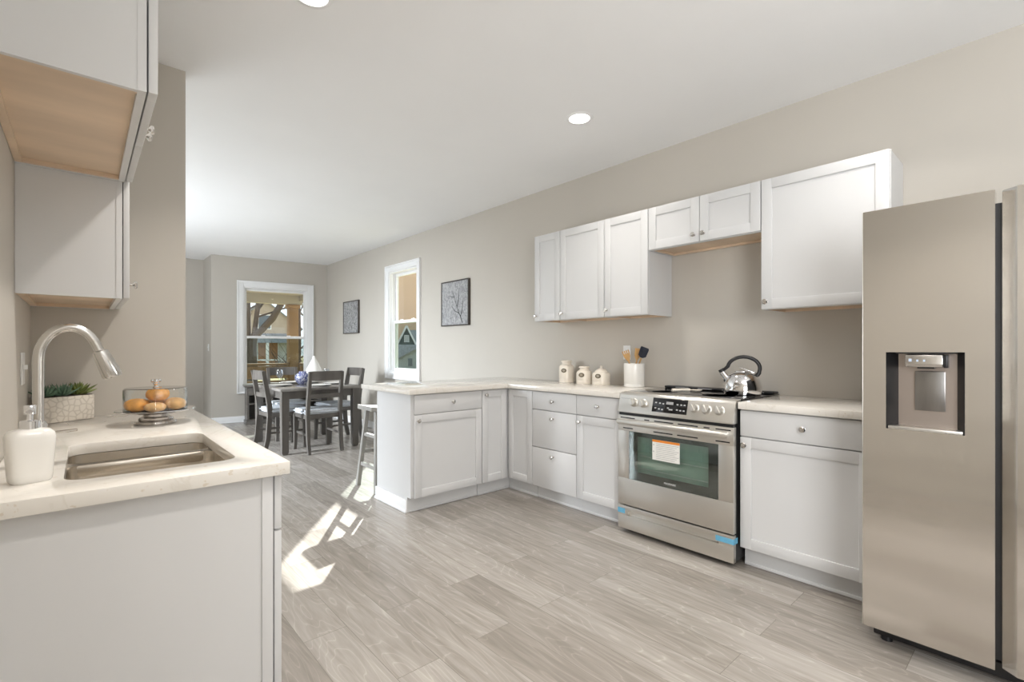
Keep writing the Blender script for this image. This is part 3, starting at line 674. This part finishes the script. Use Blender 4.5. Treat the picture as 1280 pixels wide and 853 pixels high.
# ------------------------------------------------------------------ kettle, spoon rest
kx, ky, kz = 3.06, 1.285, .9226
kt = thing('kettle', 'polished steel kettle with black looped handle on the cooktop', 'kettle', (kx, ky, kz), math.radians(-67))
obj('pot', MB().lathe([(.085, 0), (.096, .004), (.100, .02), (.099, .045), (.090, .085), (.072, .115), (.05, .132), (0, .136)], (0, 0, 0), 40), 'chrome', kt)
obj('lid', MB().lathe([(.046, .131), (.044, .138), (.02, .143), (0, .144)], (0, 0, 0), 28).box(-.02, .07, -.012, .012, .139, .146, .003, 2, Matrix.Rotation(.35, 3, 'Y')), 'chrome', kt)
sp = obj('spout', MB().tube([(-.075, 0, .085), (-.095, 0, .112), (-.108, 0, .135)], [.024, .019, .016], 18), 'chrome', kt)
obj('spout_cap', MB().tube([(-.104, 0, .132), (-.113, 0, .147)], [.018, .016], 16), 'black', sp)
hp = []
for i in range(15):
    a = math.radians(172-i*13.5); hp.append((.005+.082*math.cos(a), 0, .155+.066*math.sin(a)))
hp = [(-.1, 0, .140)]+hp+[(.083, 0, .128), (.072, 0, .112)]
obj('handle', MB().tube(hp, [.008]+[.0105]*15+[.0115, .012], 12, True), 'black', kt)
kt.scale = (1.1, 1.1, 1.06)

sr = tag(obj('spoon_rest', MB((2.99, 1.60, .9226)).lathe([(.0, .002), (.03, .003), (.042, .011), (.044, .0135), (.041, .0135), (.029, .007), (0, .006)], (3.03, 1.575, .9226), 28, 'z', 1.15, .85).tube([(2.995, 1.60, .9345), (2.95, 1.632, .937), (2.895, 1.670, .9345)], [.011, .009, .0115], 10, True, None), 'cream'), 'cream spoon rest lying on the black cooktop', 'spoon rest')

# ------------------------------------------------------------------ canisters and crock
def canister(x, y, prof, label, n=2.6, finial=False):
    t = thing('canister', label, 'canister', (x, y, .914), 0, 'canisters on the wall counter')
    obj('jar', MB().lathe(prof['jar'], (0, 0, 0), 40, 'z', 1, 1, n), 'cream', t)
    obj('lid', MB().lathe(prof['lid'], (0, 0, 0), 32), 'cream', t)
    a = math.atan2(-y, -x)-.38; r = prof['r']; zl = prof['zl']
    mb = MB().lathe([(.0, .0035), (.017, .0035), (.021, .002), (.022, 0)], (0, 0, 0), 28, 'x', 1.15, .85)
    mb.xf(Matrix.Rotation(a, 4, 'Z') @ Matrix.Translation((r, 0, zl))); lab = obj('label', mb, 'bronze', t)
    mm = MB()
    for i, wd in enumerate((.010, .013, .009)): mm.box(.0034, .0042, -wd, wd, .006-i*.006-.001, .006-i*.006+.001)
    mm.xf(Matrix.Rotation(a, 4, 'Z') @ Matrix.Translation((r, 0, zl))); obj('label_print', mm, 'cream', lab, False)
canister(3.205, 2.875, dict(jar=[(.060, 0), (.062, .004), (.062, .03), (.0605, .031), (.0605, .034), (.062, .036), (.062, .13), (.056, .145), (.044, .155), (0, .156)], lid=[(.043, .155), (.045, .160), (.040, .163), (.041, .176), (.05, .18), (.05, .188), (.044, .195), (0, .197)], r=.064, zl=.105), 'tall cream canister, leftmost of the three by the wall')
canister(3.185, 2.655, dict(jar=[(.060, 0), (.062, .004), (.062, .025), (.0605, .026), (.0605, .029), (.062, .031), (.062, .09), (.055, .105), (.043, .114), (0, .115)], lid=[(.042, .114), (.044, .118), (.039, .121), (.040, .131), (.048, .135), (.048, .142), (.042, .148), (0, .149)], r=.064, zl=.075), 'cream canister with flat lid, middle of the three by the wall')
canister(3.190, 2.480, dict(jar=[(.066, 0), (.068, .004), (.068, .025), (.0665, .026), (.0665, .029), (.068, .031), (.068, .085), (.062, .098), (.05, .104), (0, .105)], lid=[(.054, .103), (.052, .112), (.036, .126), (.014, .135), (.010, .140), (.0115, .148), (.008, .155), (0, .157)], r=.070, zl=.073), 'squat cream canister with pointed finial lid, nearest the crock')
ck = thing('utensil_crock', 'tall white ceramic crock holding utensils beside the range', 'crock', (3.195, 2.165, .914))
obj('pot', MB().lathe([(.074, 0), (.078, .003), (.078, .02), (.0765, .021), (.0765, .024), (.078, .026), (.079, .176), (.077, .182), (.072, .18), (.071, .03), (0, .028)], (0, 0, 0), 44), 'ceramic', ck)
def utensil(name, label, dx, dy, top, mat_, head):
    b0 = Vector((3.195-dx*.25, 2.165-dy*.25, .945)); t0 = Vector((3.195+dx, 2.165+dy, top)); ax = (t0-b0).normalized()
    t = thing(name, label, 'utensil', b0, 0, 'utensils in the crock')
    obj('handle', MB(b0).tube([b0, t0-ax*.05], .006, 8), 'woodspoon', t)
    # head lies in the plane facing the room
    side = ax.cross(Vector((-1, -.6, 0))).normalized(); nrm = side.cross(ax).normalized()
    B = Matrix(((side.x, nrm.x, ax.x, 0), (side.y, nrm.y, ax.y, 0), (side.z, nrm.z, ax.z, 0), (0, 0, 0, 1)))
    m = MB()
    if head == 'fork':
        m.prism([(-.008, -.05), (.008, -.05), (.024, -.015), (.027, .01), (-.027, .01), (-.024, -.015)], -.003, .003, .001, (), 'y')
        for q in (-.0225, -.0075, .0075, .0225): m.box(q-.0045, q+.0045, -.003, .003, .008, .036, .001)
    elif head == 'spatula':
        m.prism([(-.008, -.05), (.008, -.05), (.022, -.02), (.026, .04), (-.026, .04), (-.022, -.02)], -.003, .003, .001, (), 'y')
    else:
        m.prism([(-.010, -.045), (.010, -.045), (.030, -.03), (.033, .03), (.026, .04), (-.030, .04), (-.033, .03), (-.030, -.03)], -.006, .006, .002, (), 'y')
    m.xf(Matrix.Translation(t0-b0) @ B); obj('head', m, mat_, t)
utensil('wooden_fork', 'slotted wooden fork leaning left in the white crock', -.02, .055, 1.160, 'woodspoon', 'fork')
utensil('wooden_spatula', 'wooden spatula standing in the middle of the white crock', .03, -.012, 1.172, 'woodspoon', 'spatula')
utensil('silicone_spatula', 'navy silicone spatula leaning right in the white crock', -.008, -.088, 1.182, 'navy', 'sil')

# ------------------------------------------------------------------ refrigerator
fr = thing('refrigerator', 'tall stainless side-by-side refrigerator with water dispenser in its door', 'refrigerator', (2.385, .065, 0)); o = (2.385, .065, 0)
FX = 2.385; fz0_, fz1_ = .078, 1.762
obj('body', MB(o).box(2.475, 3.26, -.385, .518, .06, 1.725, .004), 'blackmetal', fr)
obj('base_grille', MB(o).box(2.46, 2.60, -.37, .50, .022, .075, .004), 'black', fr)
for y in (.46, -.33): obj('foot', MB(o).lathe([(.02, 0), (.02, .022)], (2.49, y, 0), 16), 'black', fr)
obj('hinge_cover', MB(o).box(2.41, 2.50, .44, .505, 1.7255, 1.75, .004), 'black', fr)
ry0, ry1, rz0, rz1 = .214, .444, .889, 1.191
ld = MB(o); ya, yb = .137, .5195
for a in ((ya, yb, fz0_, rz0), (ya, yb, rz1, fz1_), (ya, ry0, rz0, rz1), (ry1, yb, rz0, rz1)): ld.box(FX, FX+.07, *a)
fd = obj('freezer_door', ld, 'steel', fr, False)
obj('door_edge', MB(o).box(FX-.0004, FX+.07, yb, yb+.003, fz0_, fz1_, .001), 'steel_plain', fd)
rc = MB(o)   # the recess: back and lower ledge
rc.box(FX+.058, FX+.0695, ry0, ry1, rz0, rz1); obj('dispenser_back', rc, 'dispenser', fd, False)
obj('dispenser_sides', MB(o).prism([(FX+.001, ry0), (FX+.058, ry0), (FX+.058, ry0+.026), (FX+.001, ry0+.002)], rz0, rz1).prism([(FX+.001, ry1), (FX+.058, ry1), (FX+.058, ry1-.030), (FX+.001, ry1-.002)], rz0, rz1).box(FX+.0008, FX+.058, ry0+.026, ry1-.030, rz1-.006, rz1), 'black', fd, False)
obj('drip_tray', MB(o).box(FX+.003, FX+.058, ry0+.006, ry1-.006, rz0, rz0+.012, .002), 'steel_plain', fd)
dh = obj('dispenser_head', MB(o).prism([(FX+.008, 1.134), (FX+.002, 1.145), (FX+.006, 1.181), (FX+.058, 1.184), (FX+.058, 1.134)], .275, .385, .002, (), 'y'), 'nickel', fd)
obj('control_icons', MB(o).box(FX+.0018, FX+.0034, .365, .374, 1.155, 1.166).box(FX+.0018, FX+.0034, .345, .351, 1.155, 1.163).box(FX+.0018, FX+.0034, .325, .331, 1.155, 1.163), 'led', dh, False)
obj('nozzle', MB(o).box(FX+.012, FX+.055, .262, .274, 1.132, 1.182, .003).box(FX+.015, FX+.05, .30, .35, 1.128, 1.134), 'black', dh)
obj('paddle', MB(o).box(FX+.046, FX+.053, .272, .362, .965, 1.118, .003), mat('smoked_steel', (.30, .29, .28), .25, 14, .3, 25, (1, 1, .15), metal=1, rough=.3), fd)
obj('grip_recess', MB(o).box(2.43, 2.476, .1215, .137, fz0_+.02, 1.722), 'black', fr, False)
rd = MB(o).prism([(FX, -.39), (FX, .083), (FX+.035, .121), (FX+.075, .121), (FX+.075, -.39)], fz0_, fz1_)
obj('fridge_door', rd, 'steel', fr, False)

# ------------------------------------------------------------------ wall art
def picture(y0, y1, z0, z1, art, label, th=.032):
    t = thing('framed_picture', label, 'picture', (XW, (y0+y1)/2, z0), -PI/2); w = (y1-y0)/2; h = z1-z0
    f = .012; m = MB().box(-w, -w+f, -th, 0, 0, h, .001).box(w-f, w, -th, 0, 0, h, .001).box(-w+f, w-f, -th, 0, 0, f, .001).box(-w+f, w-f, -th, 0, h-f, h, .001)
    obj('frame', m, 'brown_frame', t)
    cv = obj('canvas', MB().box(-w+f+.002, w-f-.002, -th+.006, -.004, f+.002, h-f-.002), art, t, False)
    return t, cv, w, h
t1, cv, w, h = picture(4.456, 5.016, 1.487, 2.026, 'art1', 'square dark-framed grey branch painting, nearer the cabinets')
br = MB()
for pts in ([(.16, .03), (.10, .14), (.05, .22), (.0, .34), (-.05, .42)], [(.12, .10), (.16, .20), (.18, .32)], [(.05, .22), (.09, .32), (.08, .44)], [(.0, .34), (-.12, .36)], [(.10, .14), (.0, .18), (-.06, .24)]):
    br.tube([(x, -.0265, z) for x, z in pts], [.005-.0035*i/(len(pts)-1) for i in range(len(pts))], 6, True, None)
obj('painted_branch', br, 'ink', cv)
picture(7.42, 8.015, 1.47, 2.008, 'art2', 'smaller-looking dark-framed speckled painting near the far corner')

# ------------------------------------------------------------------ dining set
tb = thing('dining_table', 'grey-brown wooden dining table standing before the far window', 'table', (2.13, 6.36, 0)); o = (2.13, 6.36, 0)
TX0, TX1, TY0, TY1 = 1.655, 2.605, 5.77, 6.95
obj('table_top', MB(o).box(TX0, TX1, TY0, TY1, .725, .758, .006), 'table_wood', tb)
obj('apron', MB(o).box(TX0+.06, TX1-.06, TY0+.045, TY0+.067, .635, .725).box(TX0+.06, TX1-.06, TY1-.067, TY1-.045, .635, .725).box(TX0+.045, TX0+.067, TY0+.06, TY1-.06, .635, .725).box(TX1-.067, TX1-.045, TY0+.06, TY1-.06, .635, .725), 'grey_wood', tb)
for x in (TX0+.06, TX1-.06):
    for y in (TY0+.06, TY1-.06):
        obj('leg', MB(o).tube([(x, y, .725), (x, y, .5), (x, y, .12), (x, y, .03), (x, y, 0)], [.04, .04, .036, .036, .024], 4, True, (1, 1)), 'grey_wood', tb)
def chair(label, loc, rotz):
    t = thing('dining_chair', label, 'chair', loc, rotz, 'chairs around the dining table')
    # local: faces +y, back at -y
    for sx in (-1, 1):
        obj('leg', MB().tube([(sx*.19, -.26, 0), (sx*.19, -.225, .15), (sx*.19, -.205, .42), (sx*.188, -.21, .55), (sx*.185, -.24, .75), (sx*.185, -.275, .95)], [.8, .95, 1, 1, .95, .8], 4, True, (.019, .026)), 'grey_wood', t)
        obj('leg', MB().tube([(sx*.195, .20, .43), (sx*.195, .20, .2), (sx*.197, .205, .06), (sx*.2, .21, 0)], [1, .9, .75, .85], 4, True, (.022, .022)), 'grey_wood', t)
    obj('seat_frame', MB().box(-.21, .21, -.21, -.19, .40, .45, .003).box(-.21, .21, .19, .215, .40, .45, .003).box(-.21, -.19, -.19, .19, .40, .45, .003).box(.19, .21, -.19, .19, .40, .45, .003), 'grey_wood', t)
    cu = bmesh.new(); bmesh.ops.create_cube(cu, size=1); bmesh.ops.scale(cu, vec=(.44, .43, .05), verts=cu.verts)
    bmesh.ops.bevel(cu, geom=cu.edges[:], offset=.022, segments=4, affect='EDGES'); bmesh.ops.subdivide_edges(cu, edges=[e for e in cu.edges if e.calc_length() > .2], cuts=5, use_grid_fill=True)
    for v in cu.verts:
        if v.co.z > 0: v.co.z += .018*(1-(v.co.x/.22)**2)*(1-(v.co.y/.215)**2)
    bmesh.ops.translate(cu, vec=(0, .01, .475), verts=cu.verts)
    obj('cushion', MB()._add(cu), 'cushion', t)
    def rail(z, hh, y, bow, th=.011):
        pts = [(-.185+.37*i/8, y-bow*(1-((i-4)/4)**2), z) for i in range(9)]
        return MB().tube(pts, 1, 4, True, (th, hh))
    obj('top_rail', rail(.90, .055, -.268, .03), 'grey_wood', t); obj('back_rail', rail(.665, .026, -.230, .025, .009), 'grey_wood', t)
    obj('stretcher', MB().box(-.19, -.178, -.2, .2, .20, .225, .002).box(.178, .19, -.2, .2, .20, .225, .002), 'grey_wood', t)
    return t
c0 = chair('grey dining chair with its slatted back to the kitchen', (2.115, 5.90, 0), 0)
def more(label, loc, rz):
    c = copy_tree(c0); c.location = loc; c.rotation_euler = (0, 0, rz); c['label'] = label; return c
more('grey dining chair at the left side of the dining table', (1.84, 6.36, 0), -PI/2+.06)
more('grey dining chair at the far end of the table, before the window', (2.1, 6.98, 0), PI)
more('grey dining chair at the right side of the table, before the grey wall', (2.56, 6.42, 0), PI/2+.1)

zt = .7585
def lathe_thing(name, label, cat, x, y, z, prof, m, group=None, seg=36):
    return tag(obj(name, MB((x, y, z)).lathe(prof, (x, y, z), seg), m), label, cat, group)
def goblet(x, y, label):
    lathe_thing('wine_glass', label, 'glass', x, y, zt, [(.036, 0), (.036, .003), (.008, .008), (.0045, .02), (.0045, .075), (.018, .085), (.038, .11), (.043, .14), (.037, .185), (.0355, .185), (.041, .14), (.036, .112), (.016, .088), (0, .085)], 'goblet', 'wine glasses on the dining table')
goblet(1.885, 6.61, 'clear wine glass left of the blue and white jar')
goblet(2.46, 6.55, 'clear wine glass right of the white bottle vase')
lathe_thing('ginger_jar', 'round blue and white porcelain jar on the dining table', 'jar', 2.10, 6.40, zt, [(.045, 0), (.048, .004), (.075, .03), (.09, .07), (.088, .105), (.07, .135), (.045, .15), (.045, .163), (.05, .167), (.044, .166), (.04, .15), (0, .14)], 'delft')
lathe_thing('bottle_vase', 'tall white teardrop vase on the dining table', 'vase', 2.33, 6.64, zt, [(.05, 0), (.09, .012), (.118, .06), (.118, .10), (.097, .18), (.06, .255), (.03, .31), (.018, .345), (.017, .36), (.012, .36), (.012, .34), (0, .33)], 'ceramic')
PL = [(.07, 0), (.075, .002), (.125, .016), (.135, .019), (.132, .021), (.12, .018), (.072, .006), (0, .006)]
for x, y, lb_l in ((2.08, 6.76, 'white dinner plate beyond the round jar'), (2.16, 5.96, 'white dinner plate at the near edge of the table'), (1.80, 6.28, 'white dinner plate at the left edge of the table'), (2.44, 6.22, 'white dinner plate at the right edge of the table')):
    lathe_thing('dinner_plate', lb_l, 'plate', x, y, zt, PL, 'ceramic', 'plates on the dining table')

# console cabinet under the far window (same angle as the far wall)
cz = FR+PI
sb = thing('console_cabinet', 'dark grey wine console standing under the far window', 'console', (2.53, 8.66, 0), cz)
m = MB(); L2 = .56
m.box(-L2, -L2+.03, -.17, .17, .05, .60).box(L2-.03, L2, -.17, .17, .05, .60).box(-L2, L2, .15, .17, .05, .60).box(-L2, L2, -.17, .17, .05, .08).box(-L2, L2, -.17, .15, .32, .34)
obj('body', m, 'grey_wood', sb, False); obj('top', MB().box(-L2-.03, L2+.03, -.19, .18, .60, .635, .006), 'grey_wood', sb)
obj('plinth', MB().box(-L2-.015, L2+.015, -.185, .175, 0, .05, .004), 'grey_wood', sb)
for x in (-.19, .19): obj('divider', MB().box(x-.012, x+.012, -.165, .15, .08, .60), 'grey_wood', sb, False)
for q, x in enumerate((-.37, 0, .37)): obj('drawer', MB().box(x-.165, x+.165, -.18, -.165, .47, .59, .002), 'grey_wood', sb)

# bar stool at the peninsula
st = thing('bar_stool', 'grey wooden saddle bar stool tucked behind the white peninsula end', 'stool', (2.02, 3.93, 0)); o = (2.02, 3.93, 0)
sm = bmesh.new(); bmesh.ops.create_grid(sm, x_segments=12, y_segments=6, size=.5)
bmesh.ops.scale(sm, vec=(.44, .27, 1), verts=sm.verts)
for v in sm.verts: v.co.z = .70+.022*(v.co.x/.22)**2
r_ = bmesh.ops.extrude_face_region(sm, geom=sm.faces[:])
for v in r_['geom']:
    if isinstance(v, bmesh.types.BMVert): v.co.z -= .036
bmesh.ops.recalc_face_normals(sm, faces=sm.faces)
obj('seat', MB()._add(sm), 'stool_wood', st)
ft = {}
for sx in (-1, 1):
    for sy in (-1, 1):
        ft[sx, sy] = (Vector((sx*.195, sy*.18, 0)), Vector((sx*.15, sy*.09, .69)))
        obj('leg', MB().tube([ft[sx, sy][0], ft[sx, sy][1]], 1, 4, True, (.017, .017)), 'stool_wood', st)
def lg(k, z): a, b = ft[k]; return a+(b-a)*(z/.69)
for (a, b, z) in (((-1, -1), (-1, 1), .46), ((-1, -1), (-1, 1), .20), ((1, -1), (1, 1), .46), ((1, -1), (1, 1), .20), ((-1, 1), (1, 1), .30), ((-1, -1), (1, -1), .30)):
    obj('stretcher', MB().tube([lg(a, z), lg(b, z)], 1, 4, True, (.010, .014)), 'stool_wood', st)

# ------------------------------------------------------------------ outside
GZ = -1.2
struct('ground', MB().box(-60, 140, 9.95, 200, GZ-.2, GZ).box(WR+.05, 140, -60, 9.95, GZ-.2, GZ).box(1.7, WR+.05, 9.2, 9.95, GZ-.2, GZ), 'grass')
pf = thing('porch', 'cream-ceiled front porch with timber post and rail outside the far window', 'porch', (2.4, 9.95, 0))
o = (2.4, 9.95, 0)
obj('deck', MB(o).prism([(1.68, 9.2), (3.75, 8.95), (3.75, 11.1), (-1, 11.1), (-1, 9.92), (1.68, 9.92)], -.25, -.1), 'roofgrey', pf, False)
obj('deck_base', MB(o).box(-1, 3.7, 10.0, 11.05, GZ, -.25), 'brick', pf, False)
obj('porch_ceiling', MB(o).prism([(1.68, 9.2), (3.75, 8.95), (3.75, 11.1), (-1, 11.1), (-1, 9.92), (1.68, 9.92)], 2.36, 2.44), 'porchpaint', pf, False)
obj('beam', MB(o).box(-1, 3.55, 10.82, 10.98, 2.17, 2.36).box(3.48, 3.58, 9.0, 10.85, 2.25, 2.36), 'porchpaint', pf, False)
obj('post', MB(o).box(3.28, 3.47, 10.82, 11.0, -.1, 2.17, .006).box(3.25, 3.50, 10.79, 11.03, 2.10, 2.172, .01), 'porchwood', pf)
obj('railing', MB(o).box(-1, 3.30, 10.84, 10.96, .88, .92, .005).box(-1, 3.3, 10.87, 10.91, .60, .86).box(-1, 3.3, 10.87, 10.91, .28, .56).box(-1, 3.3, 10.87, 10.91, 0, .24), 'porchwood', pf)
obj('side_railing', MB(o).box(3.48, 3.56, 9.0, 10.84, .88, .92, .005).box(3.50, 3.54, 9.0, 10.84, .60, .86).box(3.50, 3.54, 9.0, 10.84, .28, .56), 'porchwood', pf)

def branchy(mb, p, d, L, r, depth, spread=.5):
    q = p.copy(); pts = [q.copy()]; rs = [r]; N = 4
    for i in range(N):
        d = (d+Vector((random.uniform(-1, 1), random.uniform(-1, 1), random.uniform(-.4, .7)))*.16).normalized(); q = q+d*(L/N); pts.append(q.copy()); rs.append(r*(1-.5*(i+1)/N))
    mb.tube(pts, rs, 6 if depth > 1 else 4, False)
    if depth > 0:
        for k in range(4 if depth > 1 else 5):
            i = random.randint(1, N); nd = (d+Vector((random.uniform(-1, 1), random.uniform(-1, 1), random.uniform(-.3, .9)))*spread*1.6).normalized()
            branchy(mb, pts[i], nd, L*random.uniform(.5, .75), rs[i]*.6, depth-1, spread)
# the big forked tree in the yard
random.seed(3)
m = MB((4.1, 17.8, GZ))
m.tube([(4.05, 17.8, GZ), (4.07, 17.8, .7), (4.05, 17.8, 2.7), (4.0, 17.8, 6)], [.19, .13, .12, .09], 10)
m.tube([(4.16, 17.75, GZ), (4.22, 17.7, .6), (4.19, 17.7, 1.2), (4.24, 17.67, 1.62), (4.42, 17.5, 1.85), (4.70, 17.25, 2.25), (4.92, 17.04, 2.75), (5.2, 16.9, 4.2)], [.2, .15, .13, .125, .11, .11, .1, .07], 10)
m.tube([(4.20, 17.66, 1.55), (4.25, 17.64, 1.75), (4.33, 17.57, 2.6), (4.45, 17.5, 4.5)], [.10, .085, .075, .05], 8)
for p, d in (((4.05, 17.8, 2.5), (.8, 0, .5)), ((4.0, 17.8, 2.9), (.9, .1, .3)), ((4.92, 17.04, 2.6), (-.6, 0, .6)), ((4.92, 17.04, 2.7), (.7, 0, .5)), ((4.33, 17.57, 2.5), (.5, .2, .6)), ((4.33, 17.57, 2.3), (.7, -.3, .3)), ((4.05, 17.8, 3.2), (.6, .4, -.1)), ((4.7, 17.25, 2.3), (.3, 0, .9))):
    branchy(m, Vector(p), Vector(d).normalized(), 1.5, .035, 2)
tag(obj('tree', m, 'bark'), 'big bare forked tree outside the far window, left of the post', 'tree')
random.seed(11)
def bare_tree(x, y, hgt, label, n=9, r=.12):
    m = MB((x, y, GZ)); m.tube([(x, y, GZ), (x+.05, y, GZ+hgt*.4), (x, y, GZ+hgt)], [r, r*.7, r*.2], 8)
    for i in range(n):
        z = GZ+hgt*random.uniform(.25, .9); a = random.uniform(0, 2*PI)
        branchy(m, Vector((x, y, z)), Vector((math.cos(a), math.sin(a), .7)).normalized(), hgt*.3, r*.35, 2)
    tag(obj('tree', m, 'twig'), label, 'tree', 'bare trees across the street')
bare_tree(9.15, 28.5, 7.5, 'bare twiggy tree right of the porch post', 14)
bare_tree(11.5, 33, 9, 'tall bare tree behind the twiggy one, right of the post', 14)
bare_tree(7.9, 37.5, 9, 'bare tree in front of the beige house', 8)
def bush(x, y, r, label):
    m = MB((x, y, GZ))
    for i in range(26):
        a = random.uniform(0, 2*PI); branchy(m, Vector((x+random.uniform(-.3, .3)*r, y+random.uniform(-.3, .3)*r, GZ)), Vector((math.cos(a)*.6, math.sin(a)*.6, 1)).normalized(), r*1.3, .025, 1, .7)
    tag(obj('bush', m, 'twig'), label, 'bush')
bush(8.0, 24.8, 1.7, 'brown leafless bush below the trees right of the post')

def gable_house(name, label, x, y, rz, w, d, eave, ridge, wallm, roofm):
    t = thing(name, label, 'house', (x, y, GZ), rz)
    obj('wall', MB().prism([(-w/2, 0), (w/2, 0), (w/2, eave), (0, ridge), (-w/2, eave)], 0, d, 0, (), 'y'), wallm, t, False)
    rf = MB()
    for sx in (-1, 1):
        rf.prism([(sx*(w/2+.3), eave-.25), (0, ridge), (0, ridge+.15), (sx*(w/2+.3), eave-.1)], -.35, d+.3, 0, (), 'y')
    obj('roof', rf, roofm, t, False); return t
def hwin(t, x, z, w, h, y=0, fm='trim', pane='darkpane', name='window'):
    f = obj(name, MB().box(x-w/2-.1, x+w/2+.1, y-.06, y+.02, z-h/2-.1, z+h/2+.1), fm, t, False)
    obj('pane', MB().box(x-w/2, x+w/2, y-.08, y-.055, z-h/2, z+h/2), pane, f, False)
hh = gable_house('house', 'beige gabled house across the street, seen behind the big tree', 15.6, 60, -.26, 7.2, 9, 5.0, 8.0, 'beigeclad', 'roofgrey')
hwin(hh, -.1, 5.6, 1.2, 1.5); hwin(hh, -1.6, 1.7+.6, 1.5, 2.0, -.06); hwin(hh, 1.9, 2.0, 1.1, 2.3, -.06, 'trim', 'curtain', 'door')
obj('porch_wall', MB().box(-3.4, 3.4, -.05, 0, .5, 3.2), 'brick', hh, False)
obj('porch_roof', MB().prism([(-1.9, 3.2), (0, 3.2), (0, 4.3)], -3.5, 3.5, 0, (), 'x'), 'roofgrey', hh, False)
for x in (-3.2, .2, 3.2): obj('porch_column', MB().box(x-.15, x+.15, -1.8, -1.5, .5, 3.2), 'trim', hh, False)
obj('porch_rail', MB().box(-3.2, 3.2, -1.7, -1.6, 1.2, 1.35).box(-3.2, 3.2, -1.7, -1.6, .5, .6), 'trim', hh, False)
gable_house('house', 'distant beige house with grey roof, right of the porch post', 27.5, 61, -.35, 9, 9, 4.6, 7.2, 'beigeclad', 'roofgrey')
# neighbours beyond the side window
sh = gable_house('garage', 'low grey garage with gable end outside the side window', 31.3, 49.5, -.52, 8, 3.0, 1.4, 3.55, 'siding', 'roofgrey')
hwin(sh, -2.63, .94, .5, .9, 0, 'siding', 'darkpane')
gh = gable_house('house', 'dark green gabled house with white trim behind the garage', 34.1, 60.7, -.52, 2.4, 3, 3.1, 5.7, 'greenclad', 'roofgrey')
hwin(gh, 0, 4.0, .5, .8, 0, 'trim', 'curtain')
obj('verge_board', MB().tube([(-1.5, -.4, 2.75), (0, -.4, 5.8)], 1, 4, True, (.09, .12)).tube([(1.5, -.4, 2.75), (0, -.4, 5.8)], 1, 4, True, (.09, .12)).box(-1.5, 1.5, -.5, -.3, 2.95, 3.1), 'trim', gh)
def long_house(label, x, y, w, eave, ridge, dpt):
    t = thing('house', label, 'house', (x, y, GZ), -.52)
    obj('wall', MB().box(-w/2, w/2, 0, dpt, 0, eave), 'siding', t, False); obj('roof', MB().prism([(-.4, eave-.1), (dpt/2, ridge), (dpt+.4, eave-.1)], -w/2-.3, w/2+.3, 0, (), 'x'), 'roofgrey', t, False)
long_house('long low shed with pale grey roof between garage and green gable', 32.4, 54.6, 11, 1.5, 3.1, 2.4)
long_house('grey shingle-roofed house to the right of the green gable', 41.8, 64.3, 9, 3, 5.6, 5)
tn = thing('apartment_block', 'plain tan building filling the upper half of the side window', 'building', (46.5, 80, GZ), -.52)
obj('wall', MB().box(-16, 16, 0, 10, 0, 20), 'tan', tn, False)
obj('coping', MB().box(-16.2, 16.2, -.2, 10.2, 20, 20.4), 'tan', tn, False)
